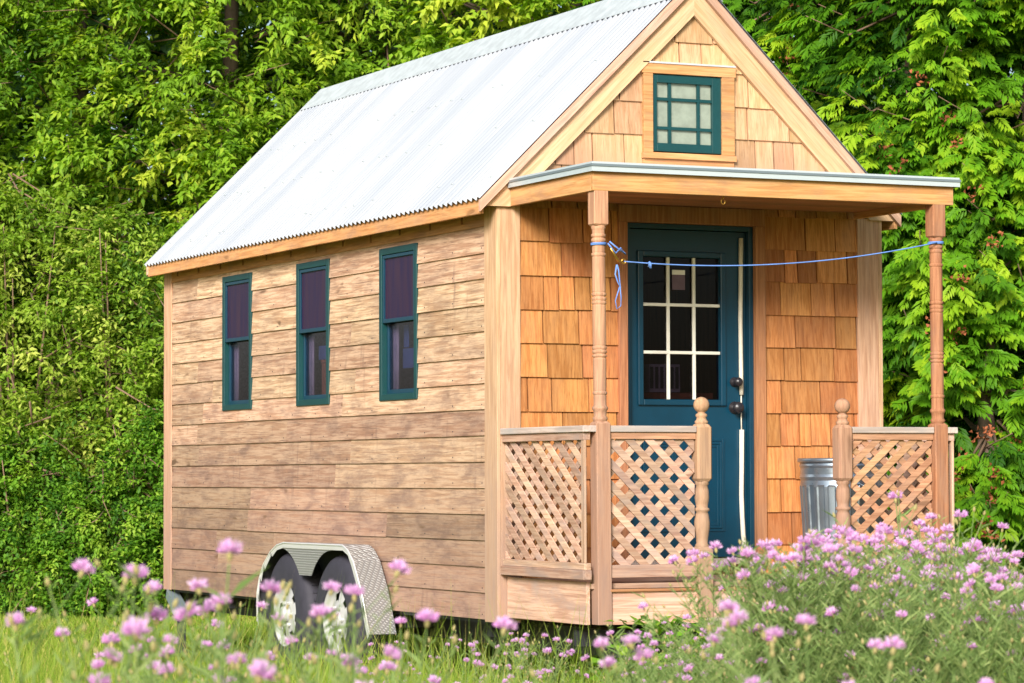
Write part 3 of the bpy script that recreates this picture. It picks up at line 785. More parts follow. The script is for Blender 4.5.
mb = MB(); mb.tube([A + Vector((.03, 0, -.01)), A + Vector((.08, .01, -.06)), A + Vector((.12, .03, -.03)), A + Vector((.155, .04, -.062)), A + Vector((.10, .02, -.035)), A + Vector((.045, .01, .0))], .0042, 6, .5)
mb.build('loose_end', MT['rope'], cl)
mb = MB(); H0 = Vector((.205, -1.05, 2.262))
mb.tube([H0, H0 + Vector((-.008, 0, -.05)), H0 + Vector((.006, 0, -.09)), H0 + Vector((.022, 0, -.12)), H0 + Vector((.018, 0, -.08)), H0 + Vector((.012, 0, -.03)), H0 + Vector((.003, 0, 0))], .004, 6, .5)
mb.tube([H0 + Vector((.016, 0, -.118)), H0 + Vector((-.008, 0, -.19)), H0 + Vector((.0, 0, -.232)), H0 + Vector((.024, 0, -.215)), H0 + Vector((.026, 0, -.17)), H0 + Vector((.020, 0, -.115))], .003, 6, .5)
mb.build('hanging_loop', MT['rope'], cl)
mb = MB(); mb.tube([A + Vector((.045, 0, -.035)), A + Vector((.085, .01, -.085)), K + Vector((-.03, 0, .0)), K], [.004, .007, .007, .005], 8, .5)
mb.tube([K + Vector((.012 * math.cos(q), 0, .012 * math.sin(q))) for q in np.linspace(0, 6.28, 14)], .004, 6, .5); mb.build('hook', MT['brass'], cl)
# curtains and things seen through the side windows
labs = ['pale curtain strip behind the side window farthest from the porch', 'pale curtain strip behind the middle side window', 'pale curtain strip behind the side window nearest the porch']
for (y0, y1), lb in zip(WIN, labs):
    mb = MB(); n = 14; P = []; F = []
    for i in range(n + 1):
        y = y1 - .005 - .15 * i / n; x = .060 + .008 * math.sin(i * 1.7)
        P += [(x, y, WZ0 + .02), (x, y, 2.06)]
    for i in range(n): F.append((i * 2, i * 2 + 1, i * 2 + 3, i * 2 + 2))
    mb.poly(P, F, .5, 0, True)
    o = thing1(mb, 'curtain', MT['curtain'], lb, 'curtain', 'curtains behind the side windows'); so = o.modifiers.new('thick', 'SOLIDIFY'); so.thickness = .003
mb = MB(); mb.box(.070, .082, 1.25, 1.50, 1.80, 1.92); mb.box(.072, .080, 1.42, 1.49, 1.925, 2.06, .3, 1)
thing1(mb, 'hanging_cloth', [MT['blue_cloth'], MT['blue_cloth']], 'blue cloth hanging inside the side window nearest the porch', 'cloth', None, .006)
mb = MB(); mb.box(.068, .086, 2.68, 2.81, 1.645, 1.88); mb.box(.066, .088, 2.67, 2.82, 1.881, 1.90); mb.box(.070, .084, 2.65, 2.87, 1.901, 1.99, .4, 1)
thing1(mb, 'wooden_box', [MT['red_z'], MT['blue_cloth']], 'orange wooden box with a blue top inside the middle side window', 'box', None, .003)
mb = MB()
mb.box(1.10, 1.30, .30, .36, 1.64, 1.80)
for i in range(6): mb.box(1.105 + i * .033, 1.125 + i * .033, .296, .30, 1.66, 1.785, .2, 1)
thing1(mb, 'wire_basket', [MT['curtain'], MT['black']], 'small pale slatted basket seen through the door glass', 'basket')
MB_t = MB(); MB_t.box(1.0, 1.5, .27, .50, 1.60, 1.635); MB_t.box(1.02, 1.05, .3, .48, .641, 1.60); MB_t.box(1.45, 1.48, .3, .48, .641, 1.60)
thing1(MB_t, 'side_table', MT['dark_wood'], 'dark table inside the house under the slatted basket', 'table')

# ================================================================== vegetation
def quads_mesh(name, V, F, tint, mats, mi=None):
    me = bpy.data.meshes.new(name)
    nv, nf, k = len(V), len(F), F.shape[1]
    me.vertices.add(nv); me.vertices.foreach_set('co', V.astype(np.float32).ravel())
    me.loops.add(nf * k); me.loops.foreach_set('vertex_index', F.astype(np.int32).ravel())
    me.polygons.add(nf); me.polygons.foreach_set('loop_start', np.arange(0, nf * k, k, dtype=np.int32))
    for m in mats: me.materials.append(m)
    if mi is not None: me.polygons.foreach_set('material_index', mi.astype(np.int32))
    a = me.attributes.new('tint', 'FLOAT', 'FACE'); a.data.foreach_set('value', np.clip(tint, 0, 1).astype(np.float32))
    me.update(calc_edges=True); return me
def unit(a): return a / np.maximum(np.linalg.norm(a, axis=-1, keepdims=True), 1e-9)
def leaf_arrays(pos, d, nrm, L, W, fold=.18, mid=.45, curl=.0):
    """folded leaves: base, right, tip, left; two triangles each"""
    d = unit(d); side = unit(np.cross(d, nrm)); nn = unit(np.cross(side, d))
    L = L[:, None]; W = W[:, None]
    tip = pos + d * L - nn * L * curl
    m = pos + d * L * mid
    r = m + side * W * .5 + nn * W * fold; l = m - side * W * .5 + nn * W * fold
    V = np.stack([pos, r, tip, l], 1).reshape(-1, 3)
    i = np.arange(len(pos)) * 4
    F = np.concatenate([np.stack([i, i + 1, i + 2], 1), np.stack([i, i + 2, i + 3], 1)])
    return V, F
def leaf_mesh(name, pos, d, nrm, L, W, tint, mat, **kw):
    V, F = leaf_arrays(pos, d, nrm, L, W, **kw)
    return quads_mesh(name, V, F, np.concatenate([tint, tint]), [mat])
def link(name, me, parent=None):
    o = bpy.data.objects.new(name, me); COL.objects.link(o)
    if parent: o.parent = parent
    return o
def rnd_dirs(n, zlo=-1, zhi=1):
    z = RNG.uniform(zlo, zhi, n); a = RNG.uniform(0, 2 * np.pi, n); r = np.sqrt(np.maximum(0, 1 - z * z))
    return np.stack([r * np.cos(a), r * np.sin(a), z], 1)
CAMDIR = unit(np.array([-math.sin(YAW), -math.cos(YAW), 0.]))      # from the trees towards the meadow

def trunk_mesh(H, r0, nl, R, zmin, bark='bark', bend=.15):
    mb = MB(); pts = []; x = y = 0
    for i in range(9):
        pts.append((x, y, H * i / 8)); x += random.uniform(-bend, bend) * .5; y += random.uniform(-bend, bend) * .5
    mb.tube(pts, [r0 * (1 - .1 * i) for i in range(9)], 10, .5)
    for k in range(nl):
        t = random.uniform(zmin / H, .9); i = int(t * 8); p = Vector(pts[i]).lerp(Vector(pts[min(i + 1, 8)]), t * 8 - i)
        a = random.uniform(0, 6.283); l = R * random.uniform(.6, .95); up = random.uniform(.2, .9)
        q = [p]
        for s_ in range(1, 5):
            u = s_ / 4; q.append(p + Vector((math.cos(a + .3 * u) * l * u, math.sin(a + .3 * u) * l * u, up * l * u * (1 - .4 * u) + random.uniform(-.08, .08))))
        rr = r0 * .42 * (1 - t * .5); mb.tube(q, [rr, rr * .8, rr * .55, rr * .35, rr * .15], 6, .5)
    return mb

def broadleaf(name, base, H, R, zmin, nb, nl, L, W, mat, label, cat, group, seed, tl=(.1, .75), twig_len=.75, droop=.25, front=.72, trunk=True, holes=10, zmax=None, squash=1.0):
    rng = np.random.default_rng(seed); random.seed(seed)
    root = empty(name, (base[0], base[1], GZ), label, cat, group)
    if trunk: trunk_mesh(H * .92, .05 + H * .012, 16, R, max(zmin, .4)).build('trunk', MT['bark'], root, keep=False)
    else:
        mb = MB()
        for k in range(9):
            a = rng.uniform(0, 6.28); l = R * rng.uniform(.4, .8)
            mb.tube([(.08 * math.cos(a), .08 * math.sin(a), 0), (l * .5 * math.cos(a), l * .5 * math.sin(a), H * .45), (l * math.cos(a), l * math.sin(a), H * rng.uniform(.7, .95))], [.022, .014, .004], 6, .5)
        mb.build('trunk', MT['twig'], root, keep=False)
    zmax = zmax or H
    # bough tips over a lumpy crown surface, more of them towards the meadow side
    n = nb * 3
    h = rng.uniform(0, 1, n) ** .9; z = zmin + (zmax - zmin) * h
    a = rng.uniform(0, 2 * np.pi, n)
    a0 = math.atan2(CAMDIR[1], CAMDIR[0]); f = rng.uniform(0, 1, n) < front
    a = np.where(f, a0 + rng.normal(0, .85, n), a)
    hh = z / H
    prof = np.clip(np.sin(np.pi * np.clip(.16 + .80 * hh, 0, 1)) ** .55, .15, 1)
    lump = 1 + .16 * np.sin(a * 3 + seed) * np.cos(z * 2.1 + seed) + .13 * np.sin(a * 7 + z * 3.3 + seed * 2) 
    rad = R * prof * lump * (1 - .5 * rng.uniform(0, 1, n) ** 2.2)
    tip = np.stack([rad * np.cos(a), rad * np.sin(a), z], 1)
    hc = tip[rng.integers(0, n, holes)]; hr = rng.uniform(.18, .42, holes) * (R / 1.8)
    keep = np.ones(n, bool)
    for c, r_ in zip(hc, hr): keep &= (np.linalg.norm(tip - c, axis=1) > r_)
    tip = tip[keep][:nb]; a = a[keep][:nb]; n = len(tip)
    out = np.stack([np.cos(a), np.sin(a), rng.uniform(-.25, .55, n)], 1) + rng.normal(0, .35, (n, 3)); out = unit(out)
    ln = twig_len * rng.uniform(.6, 1.25, n)
    bt = rng.uniform(tl[0], tl[1], n) + .15 * np.sin(tip[:, 2] * 2.7 + a * 4 + seed)
    # sub-twigs
    m = 6
    o = np.repeat(out, m, 0); st_ = np.repeat(tip - out * ln[:, None], m, 0); sl = np.repeat(ln, m)
    u = rng.uniform(.15, .95, n * m)
    sdir = unit(o + rng.normal(0, .55, (n * m, 3)) + np.array([0, 0, -.05]))
    sp = st_ + o * (sl * u)[:, None]; slen = sl * rng.uniform(.3, .6, n * m) 
    k = max(2, nl // m)
    P = np.repeat(sp, k, 0); D = np.repeat(sdir, k, 0); SLn = np.repeat(slen, k); T = np.repeat(np.repeat(bt, m), k)
    uu = np.tile(np.linspace(.15, 1, k), n * m) + rng.uniform(-.06, .06, n * m * k)
    pos = P + D * (SLn * uu)[:, None]; pos[:, 2] -= droop * SLn * uu ** 2 * .6
    pos += rng.normal(0, .018, pos.shape)
    sgn = np.where(np.arange(len(pos)) % 2 == 0, 1., -1.)[:, None]
    nrm = unit(np.array([0, 0, 1.]) + rng.normal(0, .45, pos.shape) + CAMDIR * .25)
    side = unit(np.cross(D, nrm))
    ld = unit(D * .8 + side * sgn * .9 + np.array([0, 0, -droop]) + rng.normal(0, .25, pos.shape))
    Ls = L * rng.uniform(.6, 1.25, len(pos)); Ws = W * rng.uniform(.7, 1.2, len(pos))
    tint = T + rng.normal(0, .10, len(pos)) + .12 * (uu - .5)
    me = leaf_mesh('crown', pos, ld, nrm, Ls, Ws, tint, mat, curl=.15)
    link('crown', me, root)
    # woody twigs in the crown
    mb = MB()
    for i in range(0, n, 3):
        s_ = tip[i] - out[i] * ln[i] * 1.25; mb.tube([s_, tip[i] - out[i] * ln[i] * .5 + rng.normal(0, .03, 3), tip[i]], [.010, .006, .002], 4, .5)
    mb.build('branches', MT['twig'], root, keep=False)['kind'] = 'stuff'
    return root

def cedar(base, H, R, zmin, zdense, nb, label, seed, front=.74, fac=1.0):
    rng = np.random.default_rng(seed); random.seed(seed)
    root = empty('cedar_tree', (base[0], base[1], GZ), label, 'tree', 'cedars on the lawn edge')
    trunk_mesh(H * .95, .16, 4, R * .4, 1.5, bend=.05).build('trunk', MT['bark'], root, keep=False)
    n = nb
    z = zmin + (zdense - zmin) * rng.uniform(0, 1, n)
    z[: n // 8] = rng.uniform(zdense, H * .95, n // 8)
    a0 = math.atan2(CAMDIR[1], CAMDIR[0]); a = rng.uniform(0, 2 * np.pi, n); f = rng.uniform(0, 1, n) < front
    a = np.where(f, a0 + rng.normal(0, .8, n), a)
    rad = R * np.clip(1.08 - z / H, .06, 1) ** .8 * (1 + .22 * np.sin(a * 4 + z * 1.9 + seed)) * rng.uniform(.62, 1.08, n)
    # boughs come out of the trunk, sag, and lift at the tip; holes where boughs are missing
    tip = np.stack([rad * np.cos(a), rad * np.sin(a), z], 1)
    nh = 15; sel = rng.integers(0, n, nh); hr = rng.uniform(.24, .50, nh); keep = np.ones(n, bool)
    for c, r_ in zip(tip[sel], hr): keep &= np.linalg.norm((tip - c) * np.array([1, 1, .7]), axis=1) > r_
    tip = tip[keep]; a = a[keep]; rad = rad[keep]; n = len(tip)
    bl = np.minimum(rad, .95) * rng.uniform(.75, 1.1, n)
    out = np.stack([np.cos(a), np.sin(a), np.zeros(n)], 1)
    sidev = np.stack([-np.sin(a), np.cos(a), np.zeros(n)], 1)
    bt = rng.uniform(.02, .75, n)
    k = 28                                                        # sprays per bough
    u = rng.uniform(0, 1, (n, k)) ** .7
    s = rng.uniform(-1, 1, (n, k)) * (.34 * (1 - u) + .10) * bl[:, None] * 1.1
    sag = -.30 * (4 * u * (1 - u)) * bl[:, None] + .10 * (u - 1)
    pos = tip[:, None] - out[:, None] * (bl[:, None] * (1 - u))[..., None] + sidev[:, None] * s[..., None]
    pos[..., 2] += sag - .22 * np.abs(s) + rng.normal(0, .035, (n, k))
    dirv = out[:, None] * (.55 + .4 * u)[..., None] + sidev[:, None] * (np.sign(s) * (.85 - .5 * u))[..., None] + np.array([0, 0, -.55]) + rng.normal(0, .22, (n, k, 3))
    pos = pos.reshape(-1, 3); dirv = unit(dirv.reshape(-1, 3)); N = len(pos)
    upv = np.array([0, 0, 1.]); nrm = unit(upv + np.repeat(out, k, 0) * .75 + rng.normal(0, .25, (N, 3)))
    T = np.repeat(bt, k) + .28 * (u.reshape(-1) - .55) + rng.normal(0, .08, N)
    size = rng.uniform(.16, .27, N) * fac
    # every spray is a flat fan of scale-leaf fingers
    off = np.array([.0, .02, .13, .15, .27, .29, .41, .43, .55, .57, .68, .70, .78]); q = 13
    ang = np.array([.80, -.80, .76, -.76, .70, -.70, .62, -.62, .52, -.52, .42, -.42, 0.]); fl_ = np.array([.36, .36, .46, .46, .47, .47, .42, .42, .34, .34, .25, .25, .28])
    side = unit(np.cross(dirv, nrm))
    PP = []; DD = []; NN = []; LL = []; WW = []; TT = []
    for j in range(q):
        c_, s_ = math.cos(ang[j]), math.sin(ang[j])
        dj = dirv * c_ + side * s_ + np.array([0, 0, -.18])
        PP.append(pos + dirv * (size * off[j])[:, None]); DD.append(dj + rng.normal(0, .10, dj.shape)); NN.append(nrm)
        LL.append(size * fl_[j] * rng.uniform(.8, 1.2, N)); WW.append(size * .115 * rng.uniform(.8, 1.2, N)); TT.append(T + .16 * (off[j] - .35) + rng.normal(0, .03, N))
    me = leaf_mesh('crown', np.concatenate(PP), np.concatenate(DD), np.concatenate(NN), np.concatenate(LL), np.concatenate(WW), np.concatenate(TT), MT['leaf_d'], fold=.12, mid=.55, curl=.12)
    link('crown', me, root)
    mb = MB()
    for i in range(0, n, 2):
        p0 = Vector((tip[i][0] * .1, tip[i][1] * .1, tip[i][2] + .15)); p2 = Vector(tip[i]); p1 = p0.lerp(p2, .6) + Vector((0, 0, -.18))
        mb.tube([p0, p1, p2], [.014, .009, .003], 4, .5)
    mb.build('branches', MT['twig'], root, keep=False)['kind'] = 'stuff'
    # clusters of small brown cones
    nc = 48; idx = rng.integers(0, n, nc); cp = []
    for i in idx:
        c = tip[i] + rng.normal(0, .05, 3) + np.array([0, 0, .03])
        cp.append(c + rng.normal(0, .035, (16, 3)))
    cp = np.concatenate(cp); d = rnd_dirs(len(cp), -.2, 1)
    V, F = leaf_arrays(cp, d, rnd_dirs(len(cp)), rng.uniform(.03, .05, len(cp)), rng.uniform(.018, .03, len(cp)), fold=.5)
    cm = quads_mesh('cones', V, F, rng.uniform(0, 1, len(F)), [MT['cone']]); o = link('cones', cm, root); o['kind'] = 'stuff'
    return root

# --- background trees: left broadleaf wood edge
TG = 'broadleaf trees behind the house'
SG = 'shrubs along the lawn edge'
def T(px, d): return gpt(px, d)
broadleaf('broadleaf_tree', T(-70, 30.0), 8.5, 1.9, 1.0, 378, 96, 0.082, 0.039, MT['leaf_a'], 'leafy green tree with dark gaps at the far left edge of the wood', 'tree', TG, 11, (.10, .60), zmax=7.2)
broadleaf('broadleaf_tree', T(85, 30.4), 8.8, 1.8, 1.0, 441, 96, 0.090, 0.039, MT['leaf_a'], 'mid green broadleaf tree with bare brown twigs behind the shrubs', 'tree', TG, 12, (.12, .62), zmax=7.2)
broadleaf('broadleaf_tree', T(235, 30.0), 9.0, 1.8, 1.2, 441, 96, 0.098, 0.043, MT['leaf_a'], 'bright green drooping tree just left of the roof slope', 'tree', TG, 13, (.20, .78), zmax=7.2, droop=.55)
broadleaf('broadleaf_tree', T(395, 30.6), 9.2, 1.8, 2.0, 378, 96, 0.090, 0.039, MT['leaf_a'], 'green tree with pale sky gaps rising behind the roof ridge', 'tree', TG, 14, (.15, .66), zmax=7.2, droop=.5)
broadleaf('broadleaf_tree', T(545, 29.0), 8.6, 1.6, 2.5, 315, 96, 0.101, 0.051, MT['leaf_a'], 'yellow green tree behind the front end of the metal roof', 'tree', TG, 15, (.35, .95), zmax=7.0, droop=.4)
# --- shrubs in front of them
broadleaf('leafy_shrub', T(15, 28.6), 4.1, 1.25, .5, 330, 60, .07, .032, MT['leaf_b'], 'tall yellow green shrub with small leaves at the left edge of the picture', 'shrub', SG, 21, (.2, .8), trunk=False, twig_len=.6, holes=7)
broadleaf('leafy_shrub', T(118, 28.4), 3.7, 1.0, .4, 300, 60, .065, .03, MT['leaf_b'], 'fresh green shrub with pale leaf tips beside the rear corner of the house', 'shrub', SG, 22, (.12, .72), trunk=False, twig_len=.55, holes=6)
broadleaf('leafy_shrub', T(-95, 28.6), 3.8, 1.2, .4, 220, 60, .07, .032, MT['leaf_b'], 'green shrub just beyond the left edge of the picture', 'shrub', SG, 23, (.2, .7), trunk=False, twig_len=.6, holes=6)
broadleaf('leafy_shrub', T(215, 28.7), 3.6, 1.1, .4, 220, 60, .065, .03, MT['leaf_b'], 'green shrub mostly hidden behind the rear corner of the house', 'shrub', SG, 24, (.1, .6), trunk=False, twig_len=.55, holes=6)
for px, d, h, sd, lb in ((20, 27.6, 1.65, 31, 'low green bush at the lawn edge, leftmost of the three'), (92, 27.5, 1.2, 32, 'low green bush at the lawn edge between two others'), (162, 27.6, 1.85, 33, 'low green bush touching the rear corner of the house')):
    broadleaf('low_bush', T(px, d), h, .70, .03, 260, 70, .048, .028, MT['leaf_c'], lb, 'bush', 'low bushes at the lawn edge', sd, (.0, .72), trunk=False, twig_len=.42, holes=7, droop=.35)
broadleaf('low_bush', T(-60, 27.7), 1.4, .7, .03, 180, 60, .055, .034, MT['leaf_c'], 'low green bush outside the left edge of the picture', 'bush', 'low bushes at the lawn edge', 34, (.05, .65), trunk=False, twig_len=.34, holes=2)
# --- cedars to the right of the house
cedar(T(690, 27.0), 9.5, 1.9, 1.0, 6.6, 300, 'cedar mostly hidden behind the gable of the house', 41)
cedar(T(812, 25.2), 9.0, 1.7, .25, 6.0, 350, 'green cedar with brown cones just right of the gable', 42)
cedar(T(925, 24.2), 9.2, 1.7, .25, 6.0, 360, 'bright cedar with drooping sprays behind the right porch post', 43)
cedar(T(1035, 24.0), 8.8, 1.7, .2, 6.0, 350, 'yellow green cedar at the right edge of the picture', 44)
cedar(T(1160, 25.0), 8.8, 1.7, .3, 6.0, 260, 'cedar just outside the right edge of the picture', 45)
cedar(T(990, 22.9), 2.35, 1.15, .05, 1.9, 240, 'low young cedar filling the gap right of the porch', 46)
# --- dark wood behind everything
N = 30000
f2 = np.array([math.sin(YAW), math.cos(YAW), 0]); r2 = np.array([math.cos(YAW), -math.sin(YAW), 0])
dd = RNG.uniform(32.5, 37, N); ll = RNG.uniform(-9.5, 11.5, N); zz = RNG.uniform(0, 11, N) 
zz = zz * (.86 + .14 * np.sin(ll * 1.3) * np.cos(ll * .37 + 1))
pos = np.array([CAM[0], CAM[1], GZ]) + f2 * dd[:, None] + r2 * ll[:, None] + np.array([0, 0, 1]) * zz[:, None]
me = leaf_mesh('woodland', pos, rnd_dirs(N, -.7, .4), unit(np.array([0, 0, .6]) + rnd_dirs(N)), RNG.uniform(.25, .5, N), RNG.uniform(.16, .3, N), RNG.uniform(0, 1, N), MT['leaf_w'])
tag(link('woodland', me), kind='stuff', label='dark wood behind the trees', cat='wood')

# ------------------------------------------------------------------ ground and grass
mb = MB(); S = 120
mb.poly([(-S, -S, GZ), (S, -S, GZ), (S, S, GZ), (-S, S, GZ)], [(0, 1, 2, 3)], .5)
tag(mb.build('ground', MT['ground']), kind='structure')
def blades(name, n, dr, lr, h, w, tint, label, lean=.35, mask=None):
    d = RNG.uniform(*dr, n); l = RNG.uniform(lr[0], lr[1], n) * d
    pos = np.array([CAM[0], CAM[1], GZ]) + f2 * d[:, None] + r2 * l[:, None]
    if mask is not None: k = mask(pos); pos = pos[k]
    m = len(pos)
    pat = .5 + .5 * np.sin(pos[:, 0] * 2.3 + 1.7 * np.sin(pos[:, 1] * 1.3)) * np.sin(pos[:, 1] * 1.9 + 1.1 * np.sin(pos[:, 0] * 1.7))
    hh = RNG.uniform(h[0], h[1], m) * (.65 + .6 * pat); dv = np.stack([RNG.normal(0, lean, m), RNG.normal(0, lean, m), np.ones(m)], 1)
    nr = rnd_dirs(m, -.2, .2)
    # two-segment blade: lower straight, upper bent over
    dv = unit(dv); side = unit(np.cross(dv, nr)); W = RNG.uniform(w[0], w[1], m)[:, None]
    mid = pos + dv * (hh * .55)[:, None]; bend = unit(dv + np.stack([RNG.normal(0, lean, m), RNG.normal(0, lean, m), np.zeros(m)], 1) * 1.3)
    tip = mid + bend * (hh * .45)[:, None]
    V = np.stack([pos - side * W * .5, pos + side * W * .5, mid + side * W * .36, mid - side * W * .36, tip], 1).reshape(-1, 3); i = np.arange(m) * 5
    F = np.concatenate([np.stack([i, i + 1, i + 2], 1), np.stack([i, i + 2, i + 3], 1), np.stack([i + 3, i + 2, i + 4], 1)])
    tt = RNG.normal(tint[0], tint[1], m) + .18 * (pat - .5); dry = RNG.uniform(0, 1, m) < tint[2]; tt = np.where(dry, .95, tt)
    tag(link(name, quads_mesh(name, V, F, np.tile(tt, 3), [MT['grass']])), label, 'grass', None, 'stuff')
def not_house(p): return ~((p[:, 0] > -.35) & (p[:, 0] < HW + .3) & (p[:, 1] > -1.2) & (p[:, 1] < HL + .1))
blades('lawn_grass', 90000, (17.0, 28.5), (-.22, .22), (.03, .075), (.006, .012), (.42, .16, .10), 'short yellow green lawn grass round the house', mask=not_house)
blades('meadow_grass', 34000, (9.5, 18.0), (-.20, .20), (.16, .38), (.004, .008), (.40, .15, .12), 'tall meadow grass with dry stalks in front of the house', lean=.22, mask=not_house)
blades('dry_grass', 1500, (7.5, 12.5), (.08, .17), (.35, .68), (.003, .006), (.80, .10, .35), 'tall yellowish grass stalks among the flowers at the bottom right', lean=.12)
blades('verge_grass', 8000, (6.5, 12.5), (-.20, .03), (.48, .82), (.003, .006), (.42, .15, .10), 'tall loose grass among the nearest flowers', lean=.22)

# ------------------------------------------------------------------ knapweed
def flower_mesh(seed, open_=1.0, nm='flower_head'):
    rng = np.random.default_rng(seed); mb = MB()
    mb.lathe([(.0015, -.009), (.0034, -.006), (.0042, -.002), (.0036, .002), (.0025, .004)], 0, 0, 8, .5, 1)
    me1 = mb
    n = 84; z = rng.uniform(-.10, 1, n); a = rng.uniform(0, 6.283, n); rr = np.sqrt(1 - np.clip(z, 0, 1) ** 2)
    outer = z < .35
    d = np.stack([rr * np.cos(a) * open_, rr * np.sin(a) * open_, np.abs(z) * 1.25 + .15 + rng.uniform(-.2, .25, n)], 1)
    pos = np.stack([.004 * np.cos(a), .004 * np.sin(a), np.full(n, .003)], 1)
    L = np.where(outer, rng.uniform(.011, .0175, n), rng.uniform(.014, .021, n)); W = np.where(outer, .0044, .0030) * rng.uniform(.8, 1.3, n)
    V, F = leaf_arrays(pos, d, rnd_dirs(n), L, W, mid=.72)
    tint = np.where(outer, rng.uniform(.25, .8, n), rng.uniform(.45, 1, n)); tint = np.concatenate([tint, tint])
    for f_, t_ in zip(F, tint): mb.poly([V[i] for i in f_], [(0, 1, 2)], float(t_), 0)
    return mb.mesh(nm, [MT['petal'], MT['bud']])
FL = [flower_mesh(100 + i, o_) for i, o_ in enumerate((1.0, 1.1, .9, .55))]
mb = MB(); mb.lathe([(.0012, -.008), (.0036, -.005), (.0043, -.001), (.0033, .003), (.0018, .006), (.0008, .008)], 0, 0, 8, .5, 0); BUD = mb.mesh('bud', [MT['bud']])
def frame_to(d): return Vector(d).to_track_quat('Z', 'Y').to_euler()
def knapweed(seed, H, nbr, ffrac, dens, budobj=True, spread=.5, fs=1.0):
    """stems and narrow leaves as one mesh; returns (mesh, flowers, buds)"""
    rng = np.random.default_rng(seed); mb = MB(); tips = []; LP = []; LD = []; LL = []
    def stem(p, d, l, r, depth):
        n = 5; P = [p]; q = p.copy(); dd_ = d.copy()
        for i in range(n):
            dd_ = unit(dd_ + rng.normal(0, .07, 3) + np.array([0, 0, .05])); q = q + dd_ * l / n; P.append(q.copy())
        mb.tube(P, [r * (1 - .11 * i) for i in range(n + 1)], 4, float(np.clip(rng.normal(.45, .15), 0, 1)))
        for k in range(int(l * dens)):
            i = rng.integers(0, n); u = rng.uniform(); b = P[i] * (1 - u) + P[i + 1] * u
            LP.append(b); LD.append(unit(rnd_one(rng) * np.array([1, 1, .3]) + np.array([0, 0, .75]))); LL.append(rng.uniform(.022, .06) * (1.3 if depth == 0 else .8))
        return P, dd_
    def rnd_one(g): a = g.uniform(0, 6.283); return np.array([math.cos(a), math.sin(a), g.normal(0, .3)])
    P, d = stem(np.zeros(3), unit(np.array([rng.normal(0, .06), rng.normal(0, .06), 1])), H, .0032, 0)
    for b in range(nbr):
        t = rng.uniform(.30, .88); x = t * 5; i = min(int(x), 4); p = P[i] + (P[i + 1] - P[i]) * (x - i)
        a = b * 2.4 + rng.normal(0, .3); dv = unit(np.array([math.cos(a) * spread, math.sin(a) * spread, .8])); l = H * (1.0 - t) * rng.uniform(.7, 1.05) + .04
        Q, qd = stem(p, dv, l, .0022, 1); tips.append((Q[-1], qd))
        for k in range(rng.integers(1, 4)):
            u = rng.integers(1, 5); dv2 = unit(qd + rnd_one(rng) * .65); l2 = rng.uniform(.05, .15); R_, rd = stem(Q[u], dv2, l2, .0014, 2); tips.append((R_[-1], rd))
    fl = [(tuple(P[-1] + d * .012), frame_to(d), int(seed % 3), fs)]; bd = []
    for p, d in tips:
        dd_ = unit(d + np.array([0, 0, .5]))
        if rng.uniform() < ffrac: fl.append((tuple(p + dd_ * .012), frame_to(dd_), int(rng.integers(0, 4)), fs * rng.uniform(.85, 1.2)))
        else: bd.append((tuple(p + dd_ * .009), frame_to(dd_), fs * rng.uniform(.75, 1.1)))
    V, F = leaf_arrays(np.array(LP), np.array(LD), rnd_dirs(len(LP)), np.array(LL), np.array(LL) * .13, mid=.4, curl=.15)
    ti = rng.uniform(.1, .75, len(LP)); ti = np.concatenate([ti, ti])
    for f_, t_ in zip(F, ti): mb.poly([V[i] for i in f_], [(0, 1, 2)], float(t_), 0)
    return mb.mesh('stems', [MT['stem'], MT['bud']]), fl, bd
def proto_plant(seed, H, nbr, ffrac, dens, spread=.5, maxbud=99, fs=1.0):
    me, fl, bd = knapweed(seed, H, nbr, ffrac, dens, True, spread, fs)
    return dict(me=me, fl=fl, bd=bd[:maxbud], top=max([p[0][2] for p in fl + bd]))
def place(pr_, x, y, rz, sc_, label, group, tilt=(0, 0)):
    root = empty('knapweed', (x, y, GZ), label, 'flower', group); root.rotation_euler = (tilt[0], tilt[1], rz); root.scale = (sc_ / pr_['top'],) * 3
    o = bpy.data.objects.new('stems', pr_['me']); COL.objects.link(o); o.parent = root
    for p, e, k, s_ in pr_['fl']:
        o = bpy.data.objects.new('flower_head', FL[k]); COL.objects.link(o); o.parent = root; o.location = p; o.rotation_euler = e; o.scale = (s_,) * 3
    for p, e, s_ in pr_['bd']:
        o = bpy.data.objects.new('bud', BUD); COL.objects.link(o); o.parent = root; o.location = p; o.rotation_euler = e; o.scale = (s_,) * 3
    return root
random.seed(5)
NEAR = [proto_plant(200 + i, 1.0, 6, .22, 34, .42, 18, 1.0) for i in range(5)]
MASS = [proto_plant(300 + i, 1.0, 14, .27, 80, .55, 18, .95) for i in range(6)]
LOWM = [proto_plant(330 + i, 1.0, 14, .07, 90, .55, 26, 1.0) for i in range(5)]
MIDP = [proto_plant(400 + i, 1.0, 8, .24, 45, .5, 12, 1.1) for i in range(4)]
def zheight(y_px, d): return CAM[2] - (y_px - 477.8) / FPX * d - GZ
